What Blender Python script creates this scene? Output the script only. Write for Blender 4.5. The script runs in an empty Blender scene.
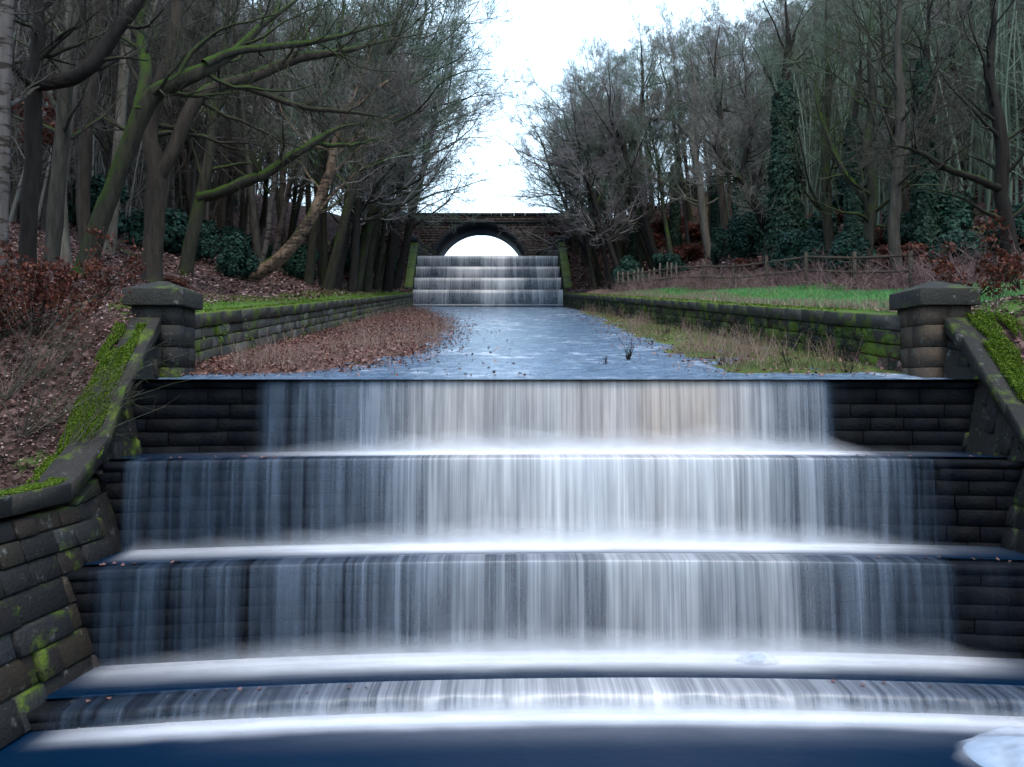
import bpy, math, random
import numpy as np
from mathutils import Vector, Matrix
rng = np.random.default_rng(7); random.seed(7)
S = bpy.context.scene; COL = S.collection
F = 853.0; CX = 512.0; CY = 383.5; AX = 27.0/853.0          # focal length in px; the channel axis leans AX per metre
def R(d): return math.radians(d)
# ------------------------------------------------------------------ camera, sky, sun, exposure
cam = bpy.data.objects.new('camera', bpy.data.cameras.new('camera')); COL.objects.link(cam)
cam.location = (0, 0, 0); cam.rotation_euler = (R(90), 0, 0)
cam.data.sensor_width = 36; cam.data.lens = 36*F/1024; cam.data.clip_end = 3000; cam.data.clip_start = .05
S.camera = cam
W = bpy.data.worlds.new('World'); S.world = W; W.use_nodes = True
nt = W.node_tree; nt.nodes.clear()
SUN_EL, SUN_AZ = 60, 165
def WN(t, **k):
    n = nt.nodes.new(t)
    for a, b in k.items(): setattr(n, a, b)
    return n
wl = nt.links.new
sky = WN('ShaderNodeTexSky', sky_type='NISHITA', sun_disc=False); sky.sun_elevation = R(SUN_EL); sky.sun_rotation = R(SUN_AZ)
tc = WN('ShaderNodeTexCoord'); sep = WN('ShaderNodeSeparateXYZ'); wl(tc.outputs['Generated'], sep.inputs[0])
mp = WN('ShaderNodeMapping'); mp.inputs['Scale'].default_value = (1.2, 1.2, 3.5); wl(tc.outputs['Generated'], mp.inputs[0])
nz = WN('ShaderNodeTexNoise'); nz.inputs['Scale'].default_value = 2.2; nz.inputs['Detail'].default_value = 6; wl(mp.outputs[0], nz.inputs['Vector'])
r1 = WN('ShaderNodeMapRange'); r1.inputs[1].default_value = .38; r1.inputs[2].default_value = .85; r1.inputs[3].default_value = 1; r1.inputs[4].default_value = .0
wl(sep.outputs['Z'], r1.inputs[0])
ad = WN('ShaderNodeMath', operation='ADD'); wl(r1.outputs[0], ad.inputs[0])
n2 = WN('ShaderNodeMapRange'); n2.inputs[1].default_value = .35; n2.inputs[2].default_value = .65; n2.inputs[3].default_value = -.35; n2.inputs[4].default_value = .35
wl(nz.outputs['Fac'], n2.inputs[0]); wl(n2.outputs[0], ad.inputs[1]); ad.use_clamp = True
b1 = WN('ShaderNodeBackground'); b1.inputs[1].default_value = .15; wl(sky.outputs[0], b1.inputs[0])
b2 = WN('ShaderNodeBackground'); b2.inputs[0].default_value = (.60, .81, 1.0, 1); b2.inputs[1].default_value = 1.1
ms = WN('ShaderNodeMixShader'); wl(ad.outputs[0], ms.inputs[0]); wl(b1.outputs[0], ms.inputs[1]); wl(b2.outputs[0], ms.inputs[2])
wo = WN('ShaderNodeOutputWorld'); wl(ms.outputs[0], wo.inputs[0])
sun = bpy.data.objects.new('sun', bpy.data.lights.new('sun', 'SUN')); COL.objects.link(sun)
sun.data.energy = .75; sun.data.angle = R(20); sun.data.color = (1, .88, .74)
sd = Vector((math.sin(R(SUN_AZ))*math.cos(R(SUN_EL)), math.cos(R(SUN_AZ))*math.cos(R(SUN_EL)), math.sin(R(SUN_EL))))
sun.rotation_euler = sd.to_track_quat('Z', 'Y').to_euler()
S.view_settings.view_transform = 'Standard'; S.view_settings.look = 'None'; S.view_settings.gamma = 1
S.view_settings.exposure = 1.4
S.cycles.transparent_max_bounces = 24; S.cycles.max_bounces = 6; S.cycles.diffuse_bounces = 3; S.cycles.use_denoising = True
# ------------------------------------------------------------------ small helpers
def link(o, parent=None):
    COL.objects.link(o)
    if parent is not None: o.parent = parent
    return o
def mesh(name, V, faces, mat, parent=None, smooth=False, attrs=None, loc=None):
    """V (N,3); faces (M,k) array or list of such arrays"""
    V = np.asarray(V, dtype=np.float32)
    if isinstance(faces, np.ndarray): faces = [faces]
    faces = [np.asarray(f, dtype=np.int32) for f in faces if len(f)]
    me = bpy.data.meshes.new(name)
    me.vertices.add(len(V)); me.vertices.foreach_set('co', V.ravel())
    tot = sum(f.size for f in faces); me.loops.add(tot)
    me.loops.foreach_set('vertex_index', np.concatenate([f.ravel() for f in faces]))
    n = sum(len(f) for f in faces); me.polygons.add(n)
    st = []; b = 0
    for f in faces:
        st.append(b + np.arange(len(f))*f.shape[1]); b += f.size
    me.polygons.foreach_set('loop_start', np.concatenate(st).astype(np.int32))
    me.update(calc_edges=True); me.validate()
    if smooth: me.polygons.foreach_set('use_smooth', np.ones(len(me.polygons), dtype=bool))
    if attrs:
        for k, a in attrs.items():
            at = me.attributes.new(k, 'FLOAT', 'POINT'); at.data.foreach_set('value', np.asarray(a, dtype=np.float32).ravel())
    me.materials.append(mat)
    o = bpy.data.objects.new(name, me)
    if loc is not None: o.location = loc
    return link(o, parent)
def tag(o, label=None, cat=None, group=None, kind=None):
    if label: o['label'] = label
    if cat: o['category'] = cat
    if group: o['group'] = group
    if kind: o['kind'] = kind
    return o
def empty(name, loc, label, cat, group=None):
    o = bpy.data.objects.new(name, None); o.location = loc; o.empty_display_size = .2; link(o)
    return tag(o, label, cat, group)
def copy_tree(o, parent=None):
    c = o.copy(); link(c)
    if parent is not None: c.parent = parent
    for ch in list(o.children): copy_tree(ch, c)
    return c
class MB:
    def __init__(s): s.v = []; s.q = []; s.n = 0
    def add(s, v, q):
        s.v.append(np.asarray(v, float)); s.q.append(np.asarray(q)+s.n); s.n += len(v)
    def hexa(s, c):      # 8 corners: bottom 4 ccw, top 4 ccw
        s.add(c, [[3,2,1,0],[4,5,6,7],[0,1,5,4],[1,2,6,5],[2,3,7,6],[3,0,4,7]])
    def box(s, x0, x1, y0, y1, z0, z1):
        s.hexa([(x0,y0,z0),(x1,y0,z0),(x1,y1,z0),(x0,y1,z0),(x0,y0,z1),(x1,y0,z1),(x1,y1,z1),(x0,y1,z1)])
    def build(s, name, mat, parent=None, **k): return mesh(name, np.concatenate(s.v), np.concatenate(s.q), mat, parent, **k)
def sm(a, b, x): t = np.clip((x-a)/(b-a), 0, 1); return t*t*(3-2*t)
_pn = rng.random((64, 64))
def noise2(x, y):
    x = np.asarray(x, float); y = np.asarray(y, float)
    xi = np.floor(x).astype(int); yi = np.floor(y).astype(int); fx = x-xi; fy = y-yi
    fx = fx*fx*(3-2*fx); fy = fy*fy*(3-2*fy)
    g = lambda a, b: _pn[a % 64, b % 64]
    return (g(xi,yi)*(1-fx)+g(xi+1,yi)*fx)*(1-fy)+(g(xi,yi+1)*(1-fx)+g(xi+1,yi+1)*fx)*fy
def fbm(x, y, o=3):
    s = 0; a = .5
    for i in range(o): s = s+a*noise2(x*2**i+13*i, y*2**i+7*i); a *= .5
    return s
def P(px, py, Y): return np.array([(px-CX)/F*Y, Y, (CY-py)/F*Y])
def U2X(u, Y): return u-AX*Y
# ------------------------------------------------------------------ materials
class M:
    def __init__(s, name):
        s.m = bpy.data.materials.new(name); s.m.use_nodes = True; s.t = s.m.node_tree; s.t.nodes.clear()
        s.out = s.n('ShaderNodeOutputMaterial')
    def n(s, t, ins=None, **k):
        n = s.t.nodes.new(t)
        for a, b in k.items(): setattr(n, a, b)
        for a, b in (ins or {}).items(): s.i(n, a, b)
        return n
    def i(s, n, a, b):
        if isinstance(b, bpy.types.NodeSocket): s.t.links.new(b, n.inputs[a])
        else: n.inputs[a].default_value = b
    def noise(s, scale, detail=4, vec=None, rough=.55):
        n = s.n('ShaderNodeTexNoise', {'Scale': scale, 'Detail': detail, 'Roughness': rough})
        if vec is not None: s.i(n, 'Vector', vec)
        return n.outputs['Fac']
    def rng(s, v, a, b, c=0., d=1.): return s.n('ShaderNodeMapRange', {0: v, 1: a, 2: b, 3: c, 4: d}).outputs[0]
    def math(s, op, a, b=0., clamp=False): return s.n('ShaderNodeMath', {0: a, 1: b}, operation=op, use_clamp=clamp).outputs[0]
    def mix(s, f, a, b, mode='MIX'):
        n = s.n('ShaderNodeMix', data_type='RGBA', blend_type=mode)
        s.i(n, 0, f); s.i(n, 6, s.c(a)); s.i(n, 7, s.c(b)); return n.outputs[2]
    def c(s, a): return tuple(a)+(1,) if isinstance(a, (tuple, list)) and len(a) == 3 else a
    def ramp(s, f, stops):
        n = s.n('ShaderNodeValToRGB', {0: f}); e = n.color_ramp.elements
        while len(e) < len(stops): e.new(.5)
        for k, (p, c) in enumerate(stops): e[k].position = p; e[k].color = s.c(c)
        return n.outputs[0]
    def attr(s, name): return s.n('ShaderNodeAttribute', attribute_name=name).outputs['Fac']
    def obj(s): return s.n('ShaderNodeTexCoord').outputs['Object']
    def island(s): return s.n('ShaderNodeNewGeometry').outputs['Random Per Island']
    def nz(s): return s.n('ShaderNodeSeparateXYZ', {0: s.n('ShaderNodeNewGeometry').outputs['Normal']}).outputs[2]
    def bump(s, h, st=.5, d=.02): return s.n('ShaderNodeBump', {'Strength': st, 'Distance': d, 'Height': h}).outputs[0]
    def bsdf(s, col, rough=.8, bump=None, spec=.4, **k):
        n = s.n('ShaderNodeBsdfPrincipled', {'Base Color': s.c(col), 'Roughness': rough, 'Specular IOR Level': spec})
        for a, b in k.items(): s.i(n, a.replace('_', ' '), b)
        if bump is not None: s.i(n, 'Normal', bump)
        return n.outputs[0]
    def done(s, sh): s.t.links.new(sh, s.out.inputs[0]); return s.m
def m_stone(name, cols, moss=.0, mossz=.0, rough=.75, wet=0):
    m = M(name); o = m.obj(); isl = m.island()
    c = m.ramp(isl, [(i/(len(cols)-1), q) for i, q in enumerate(cols)])
    n1 = m.noise(3.1, 6, o); n2 = m.noise(22, 5, o, .65)
    c = m.mix(m.rng(n1, .35, .7), c, m.mix(.55, c, (.02,.02,.018)))
    c = m.mix(m.rng(n2, .3, .75, .75, 0.), c, m.mix(.6, c, (.01,.01,.01)))
    pale = m.noise(5.5, 5, o, .7)
    c = m.mix(m.rng(pale, .6, .72, 0, .35 if not wet else .0), c, (.36,.37,.34))
    if moss or mossz:
        mf = m.noise(1.7, 6, o, .65)
        f = m.rng(mf, .62-moss*.35, .72-moss*.35)
        if mossz: f = m.math('MAXIMUM', f, m.math('MULTIPLY', m.rng(m.nz(), .35, .8), m.rng(m.noise(2.3, 5, o), .62-.4*mossz, .75-.4*mossz)))
        c = m.mix(f, c, m.mix(m.noise(30, 3, o), (.03,.055,.008), (.13,.19,.015)))
    return m.done(m.bsdf(c, rough, m.bump(m.math('ADD', n2, n1), .8, .03), (.06 if wet else .3)))
MAT = {}
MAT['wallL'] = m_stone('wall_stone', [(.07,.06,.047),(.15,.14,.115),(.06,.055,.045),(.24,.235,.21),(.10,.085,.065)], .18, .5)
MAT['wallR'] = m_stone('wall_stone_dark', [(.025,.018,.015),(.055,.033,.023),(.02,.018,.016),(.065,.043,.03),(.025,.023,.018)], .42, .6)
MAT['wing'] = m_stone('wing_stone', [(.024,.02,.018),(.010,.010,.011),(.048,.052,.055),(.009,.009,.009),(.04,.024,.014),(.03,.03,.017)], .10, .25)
MAT['wingR'] = m_stone('wing_stone_shaded', [(.005,.005,.006),(.010,.007,.006),(.004,.004,.006),(.014,.010,.009)], .08, .3)  # near black copy of the wing stone; corner shade put into its colour
MAT['pier'] = m_stone('pier_stone', [(.075,.05,.032),(.11,.078,.052),(.04,.028,.02)], .02, .05)
MAT['pierL'] = m_stone('grey_pier_stone', [(.02,.019,.017),(.032,.029,.025),(.014,.013,.012)], .12, .1)
MAT['wcop'] = m_stone('wing_coping_stone', [(.03,.026,.02),(.05,.045,.038),(.024,.022,.018)], .14, .15)
MAT['cap'] = m_stone('cap_stone', [(.032,.031,.026),(.04,.038,.03)], .12, .12)
MAT['coping'] = m_stone('coping_stone', [(.06,.057,.045),(.10,.095,.085),(.055,.052,.04)], .28, .7)
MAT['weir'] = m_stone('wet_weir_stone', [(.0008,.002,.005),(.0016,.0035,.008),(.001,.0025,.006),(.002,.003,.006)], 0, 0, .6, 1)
MAT['bridge'] = m_stone('bridge_stone', [(.10,.07,.058),(.14,.10,.085),(.075,.052,.046),(.16,.12,.10)], .0, .2)
MAT['ring'] = m_stone('arch_stone', [(.02,.024,.032),(.03,.035,.043),(.018,.022,.03)], 0, 0)
MAT['back'] = m_stone('mortar', [(.02,.018,.015),(.022,.02,.016)], .1, 0)
def m_bark(name, a, b, moss, pale=0):
    m = M(name); o = m.obj()
    mp = m.n('ShaderNodeMapping', {'Vector': o, 'Scale': (9, 9, 1.6)}).outputs[0]
    n = m.noise(1, 6, mp, .65); c = m.mix(m.rng(n, .3, .7), a, b)
    if pale:
        pb = m.n('ShaderNodeMapping', {'Vector': o, 'Scale': (2.5, 2.5, 9)}).outputs[0]
        c = m.mix(m.rng(m.noise(1, 4, pb), .52, .6), c, (.03,.025,.02))
    if moss:
        mf = m.noise(1.1, 5, o); nzz = m.nz()
        f = m.rng(m.math('ADD', m.math('MULTIPLY', nzz, .55), mf), .95-.75*moss, 1.15-.75*moss)
        c = m.mix(f, c, m.mix(m.noise(18, 3, o), (.012,.028,.006), (.05,.085,.012)))
    return m.done(m.bsdf(c, .9, m.bump(n, .9, .03), .15))
MAT['bark'] = m_bark('bark', (.02,.018,.015), (.07,.063,.052), .33)
MAT['bark_moss'] = m_bark('mossy_bark', (.016,.015,.011), (.045,.043,.03), .58)
MAT['bark_brown'] = m_bark('brown_bark', (.018,.015,.012), (.055,.044,.035), .3)
MAT['bark_dark'] = m_bark('dark_bark', (.009,.008,.007), (.026,.022,.019), .25)
MAT['bark_birch'] = m_bark('birch_bark', (.07,.06,.057), (.12,.108,.10), .05, 1)
MAT['bark_patch'] = m_bark('patchy_bark', (.05,.03,.02), (.24,.17,.12), .3, 1)
MAT['bark_pale'] = m_bark('pale_bark', (.06,.053,.042), (.15,.135,.11), .35)
def m_twig(name, a, b):
    m = M(name); return m.done(m.bsdf(m.mix(m.island(), a, b), .85, None, .15))
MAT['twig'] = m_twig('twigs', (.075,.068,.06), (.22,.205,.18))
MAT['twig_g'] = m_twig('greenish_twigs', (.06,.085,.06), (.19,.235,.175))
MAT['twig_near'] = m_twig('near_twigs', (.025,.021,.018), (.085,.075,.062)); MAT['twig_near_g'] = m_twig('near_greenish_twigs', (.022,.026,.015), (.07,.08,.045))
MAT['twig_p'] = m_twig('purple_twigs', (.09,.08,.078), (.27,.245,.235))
def m_leaf(name, stops, tr=.3, rough=.55):
    m = M(name); c = m.ramp(m.island(), stops)
    d = m.bsdf(c, rough, None, .3); t = m.n('ShaderNodeBsdfTranslucent', {'Color': c}).outputs[0]
    return m.done(m.n('ShaderNodeMixShader', {0: tr, 1: d, 2: t}).outputs[0])
MAT['litter'] = m_leaf('fallen_leaves', [(0,(.035,.018,.015)),(.35,(.10,.05,.042)),(.65,(.20,.11,.095)),(.88,(.30,.20,.18)),(1,(.44,.34,.32))], .1)
MAT['litter_wet'] = m_leaf('wet_fallen_leaves', [(0,(.05,.022,.016)),(.4,(.13,.055,.04)),(.8,(.24,.12,.09)),(1,(.36,.24,.2))], .1, .4)
MAT['russet'] = m_leaf('russet_leaves', [(0,(.035,.009,.006)),(.5,(.085,.022,.014)),(.85,(.15,.045,.026)),(1,(.22,.09,.05))], .35)
MAT['holly'] = m_leaf('evergreen_leaves', [(0,(.003,.018,.013)),(.5,(.008,.036,.024)),(.9,(.015,.06,.038)),(1,(.035,.09,.055))], .12, .65)
MAT['ivy'] = m_leaf('ivy_leaves', [(0,(.003,.015,.009)),(.6,(.009,.034,.02)),(1,(.022,.06,.034))], .15, .65)
MAT['grass'] = m_leaf('grass_blades', [(0,(.04,.15,.04)),(.45,(.09,.31,.09)),(.8,(.15,.42,.13)),(1,(.34,.36,.16))], .3)
MAT['mossb'] = m_leaf('moss', [(0,(.03,.06,.003)),(.5,(.075,.14,.006)),(1,(.17,.25,.012))], .2)
MAT['straw'] = m_leaf('dead_stems', [(0,(.12,.07,.055)),(.5,(.25,.165,.13)),(1,(.40,.30,.23))], .2)
MAT['bramble'] = m_leaf('bramble_stems', [(0,(.08,.045,.045)),(.5,(.18,.11,.105)),(1,(.32,.22,.2))], .1)
def m_ground():
    m = M('leafy_ground'); o = m.obj(); g = m.attr('green')
    v = m.n('ShaderNodeTexVoronoi', {'Vector': o, 'Scale': 9.0}); vc = m.n('ShaderNodeSeparateColor', {0: v.outputs['Color']}).outputs[0]
    c = m.ramp(vc, [(0,(.022,.013,.011)),(.4,(.06,.034,.028)),(.75,(.11,.065,.056)),(1,(.18,.12,.11))])
    c = m.mix(m.rng(m.noise(.6, 5, o), .42, .62), c, m.mix(.5, c, (.02,.018,.014)))
    gc = m.mix(m.noise(6, 5, o), (.03,.07,.012), (.10,.19,.03))
    gf = m.math('ADD', g, m.rng(m.noise(1.4, 5, o), .3, .7, -.45, .45), True)
    gf = m.rng(gf, .4, .65)
    c = m.mix(gf, c, gc)
    return m.done(m.bsdf(c, .9, m.bump(v.outputs['Distance'], .6, .04), .15))
MAT['ground'] = m_ground()
def m_bed():
    m = M('dark_pool_bed'); return m.done(m.bsdf((.012,.016,.022), .7))
MAT['bed'] = m_bed()
FOAMC = (.86,.89,.93)
def m_curtain(name, warm, k):
    m = M(name); u = m.attr('uu'); v = m.attr('vv'); fl = m.attr('flow')
    def vec(a, b): return m.n('ShaderNodeCombineXYZ', {0: m.math('MULTIPLY', u, a), 1: m.math('MULTIPLY', v, b), 2: k}).outputs[0]
    s1 = m.noise(1, 3, vec(4.5, .22), .6); s2 = m.noise(1, 3, vec(17, .35), .6); s3 = m.noise(1, 2, vec(48, .7), .5)
    s = m.math('ADD', m.math('ADD', m.math('MULTIPLY', s1, .44), m.math('MULTIPLY', s2, .36)), m.math('MULTIPLY', s3, .20))
    s = m.rng(s, .32, .68); s = m.math('ADD', s, m.math('MULTIPLY', m.math('SUBTRACT', m.noise(1, 2, vec(1.5, .3), .5), .5), .7), True); s = m.math('ADD', s, m.math('MULTIPLY', m.math('SUBTRACT', m.noise(1, 2, vec(7, 2.2), .5), .5), .35), True)
    a = m.math('MULTIPLY', m.math('POWER', fl, 1.35), m.math('ADD', m.math('MULTIPLY', s, m.rng(fl, .2, 1, 1.5, .45)), m.rng(fl, .2, 1, -.2, .72)))
    a = m.math('MULTIPLY', a, m.rng(v, .2, 1, 1.05, .86), True)
    a = m.math('MULTIPLY', a, .97)
    s = m.math('ADD', m.math('MULTIPLY', s, .55), m.math('MULTIPLY', m.math('POWER', fl, 1.5), .45)); c = m.mix(s, (.014,.06,.15), (.88,.90,.92)); c = m.mix(m.rng(fl, .3, .85), m.mix(s, (.008,.04,.11), (.24,.38,.58)), c)
    big = m.noise(1, 2, vec(.55, .1)); c = m.mix(m.math('MULTIPLY', m.rng(big, .3, .6, .25, 1), m.math('MULTIPLY', warm, m.rng(fl, .62, .88)), True), c, m.mix(s, (.28,.23,.21), (.86,.73,.62)))
    d = m.n('ShaderNodeBsdfDiffuse', {'Color': c}).outputs[0]; t = m.n('ShaderNodeBsdfTranslucent', {'Color': c}).outputs[0]
    g = m.n('ShaderNodeBsdfGlossy', {'Color': (.8,.9,1,1), 'Roughness': .35}).outputs[0]
    x = m.n('ShaderNodeMixShader', {0: .25, 1: d, 2: t}).outputs[0]; x = m.n('ShaderNodeMixShader', {0: .06, 1: x, 2: g}).outputs[0]
    tr = m.n('ShaderNodeBsdfTransparent').outputs[0]
    return m.done(m.n('ShaderNodeMixShader', {0: a, 1: tr, 2: x}).outputs[0])
def m_mist():
    m = M('soft_foam'); a = m.attr('fa'); o = m.obj()
    mp = m.n('ShaderNodeMapping', {'Vector': o, 'Scale': (2.2, 5, 5)}).outputs[0]
    n = m.rng(m.noise(1, 3, mp), .3, .7, .8, 1.1)
    a = m.math('MULTIPLY', a, n, True)
    d = m.n('ShaderNodeBsdfDiffuse', {'Color': FOAMC+(1,)}).outputs[0]; t = m.n('ShaderNodeBsdfTranslucent', {'Color': FOAMC+(1,)}).outputs[0]
    x = m.n('ShaderNodeMixShader', {0: .5, 1: d, 2: t}).outputs[0]
    return m.done(m.n('ShaderNodeMixShader', {0: a, 1: m.n('ShaderNodeBsdfTransparent').outputs[0], 2: x}).outputs[0])
MAT['mist'] = m_mist()
def m_water(name, deep, rough, foamscale):
    m = M(name); o = m.obj(); f = m.attr('foam')
    mp = m.n('ShaderNodeMapping', {'Vector': o, 'Scale': foamscale}).outputs[0]
    n = m.noise(1, 5, mp, .6)
    ff = m.math('MULTIPLY', f, m.rng(n, .3, .65, .8, 1.1), True)
    w = m.bsdf(deep, rough, m.bump(m.noise(1, 3, m.n('ShaderNodeMapping', {'Vector': o, 'Scale': (3, 5, 3)}).outputs[0]), .25, .02), .22, IOR=1.33)
    d = m.n('ShaderNodeBsdfDiffuse', {'Color': FOAMC+(1,)}).outputs[0]
    return m.done(m.n('ShaderNodeMixShader', {0: ff, 1: w, 2: d}).outputs[0])
MAT['water'] = m_water('water', (.0012,.014,.038), .22, (1.2, 3, 3))
MAT['pool'] = m_water('pool_water', (.0006,.014,.040), .35, (1.2, 2.5, 3))
def m_channel():
    m = M('rippling_water'); o = m.obj()
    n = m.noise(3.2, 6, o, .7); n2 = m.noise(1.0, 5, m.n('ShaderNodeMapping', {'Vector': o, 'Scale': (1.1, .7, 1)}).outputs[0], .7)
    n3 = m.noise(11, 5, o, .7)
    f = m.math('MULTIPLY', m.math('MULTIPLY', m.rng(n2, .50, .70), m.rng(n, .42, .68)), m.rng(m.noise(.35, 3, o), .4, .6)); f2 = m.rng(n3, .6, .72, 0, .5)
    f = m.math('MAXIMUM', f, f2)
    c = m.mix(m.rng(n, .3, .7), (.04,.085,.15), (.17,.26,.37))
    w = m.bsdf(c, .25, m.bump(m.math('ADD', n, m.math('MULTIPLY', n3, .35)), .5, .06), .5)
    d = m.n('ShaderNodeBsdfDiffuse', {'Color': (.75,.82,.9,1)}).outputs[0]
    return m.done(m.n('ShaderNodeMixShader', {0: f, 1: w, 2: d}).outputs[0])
MAT['channel'] = m_channel()
def m_wood(name, a, b):
    m = M(name); return m.done(m.bsdf(m.mix(m.noise(12, 5, m.obj()), a, b), .85, None, .2))
MAT['paling'] = m_wood('pale_fence_wood', (.06,.05,.04), (.13,.105,.085)); MAT['rail'] = m_wood('weathered_rail_wood', (.03,.025,.02), (.08,.065,.05))
# ------------------------------------------------------------------ layout functions (u: metres right of the channel axis, Y: metres ahead)
DW = [12.75, 11.6, 10.45, 9.15]; ZW = [.04, -1.01, -2.16, -3.28, -3.48]; U0 = 1.75
def sag(u): return .55*((np.asarray(u, float)-U0)/6)**2
def bedz(Y): return .04+.114*(np.asarray(Y, float)-12.75)
YU = [58.6, 60.0, 61.3, 62.6]; ZU = [5.26, 6.40, 7.40, 8.36, 9.32]     # upper cascade
def uL(Y):
    Y = np.asarray(Y, float); return np.where(Y < 10.7, -4.98-.11*(10.7-Y), -4.93)
def uR(Y):
    Y = np.asarray(Y, float); a = np.interp(Y, [0, 10.7, 12.9, 13.4, 14, 58, 63], [8.1, 7.05, 7.0, 6.75, 6.6, 5.42, 5.45]); return a
def bank(Y):
    return np.interp(Y, [-60, 8, 10.5, 13.0, 13.6, 57.5, 66.5, 73, 82, 400], [-1.5, -1.42, -1.40, 1.02, 1.10, 6.12, 12.2, 12.2, 9.0, 9.0])
def ground(u, Y):
    u = np.asarray(u, float); Y = np.asarray(Y, float); z = bank(Y)
    dl = np.maximum(uL(Y)-u, 0); dr = np.maximum(u-uR(Y), 0)
    lim = 1-.75*sm(62, 75, Y)
    z = z + lim*(.30*np.maximum(dl-2.5, 0)+.10*np.minimum(dl, 2.5))*sm(5, 14, Y) + .5*np.maximum(dl-1, 0)*(1-sm(5, 14, Y))
    fr = np.interp(Y, [0, 12, 23, 44, 60], [1.5, 3.5, 5.2, 2.2, 3.5])
    z = z + lim*(.07*np.minimum(dr, fr)+.42*np.maximum(dr-fr, 0))*sm(8, 16, Y) + .5*np.maximum(dr-1, 0)*(1-sm(8, 16, Y))
    z = np.minimum(z, 24+0*z)
    amp = sm(0, 1.5, np.minimum(np.where(dl > 0, dl, dr), 99))
    z = z + amp*(.55*(fbm(u*.22, Y*.22)-.45)+.15*(fbm(u*1.1, Y*1.1)-.45))
    return z
def gpt(u, Y): return np.array([U2X(u, Y), Y, float(ground(u, Y))])
def hit(px, py, y0=9, y1=110):
    """point where the photograph's ray through a pixel meets the bank"""
    for Y in np.arange(y0, y1, .1):
        X, _, z = P(px, py, Y); u = X+AX*Y
        if ground(u, Y) >= z and (u < uL(Y) or u > uR(Y)): return np.array([X, Y, z])
    return P(px, py, 30)
# ------------------------------------------------------------------ ground sheet
Ys = np.unique(np.concatenate([np.arange(-60, 6, 4.), np.arange(6, 20, .35), np.arange(20, 70, .9), np.arange(70, 130, 4.), [200, 400, 900]]))
ds = np.concatenate([[.18, .3], .3+np.cumsum(np.linspace(.3, 3.5, 34)), [120, 300, 800]])
def bedpt(Y):
    Y = np.asarray(Y, float)
    return np.where(Y < 13.0, ZW[4]-.9, np.where(Y < 58.6, bedz(Y)-.25, np.where(Y < 63.4, 5.0, np.interp(Y, [63.4, 70, 900], [8.9, 8.9, 8.9]))))
cols = []
green = []
for d in ds[::-1]: cols.append(('L', d))
cols += [('m', .1/12.), ('m', .3), ('m', .6), ('m', 1-.1/12.)]
for d in ds: cols.append(('R', d))
V = np.zeros((len(Ys), len(cols), 3)); G = np.zeros((len(Ys), len(cols)))
for j, (k, d) in enumerate(cols):
    if k == 'L': u = uL(Ys)-d; z = ground(u, Ys)
    elif k == 'R': u = uR(Ys)+d; z = ground(u, Ys)
    else: u = uL(Ys)*(1-d)+uR(Ys)*d; z = bedpt(Ys)
    z = np.where((Ys > 74) & (k != 'm') & (d < 25), np.minimum(z, 9+d*.5), z)
    V[:, j, 0] = U2X(u, Ys); V[:, j, 1] = Ys; V[:, j, 2] = z-(.03 if k != 'm' else 0)
    if k == 'R': G[:, j] = .95*(1-sm(3.2, 5.5, d*np.ones_like(Ys)))*sm(12, 14, Ys)*(1-sm(30, 50, Ys)) + .25*sm(6, 9, d)
    if k == 'L': G[:, j] = .62*(1-sm(.8, 2.2, d*np.ones_like(Ys)))*sm(13, 15, Ys)*(1-sm(56, 58, Ys))+.1
ny, nx = len(Ys), len(cols)
def gridq(ny, nx):
    a = np.arange(ny-1)[:, None]*nx+np.arange(nx-1)[None]; a = a.ravel()
    return np.stack([a, a+1, a+nx+1, a+nx], 1)
tag(mesh('ground', V.reshape(-1, 3), gridq(ny, nx), MAT['ground'], smooth=True, attrs={'green': G.ravel()}), kind='structure')
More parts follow.
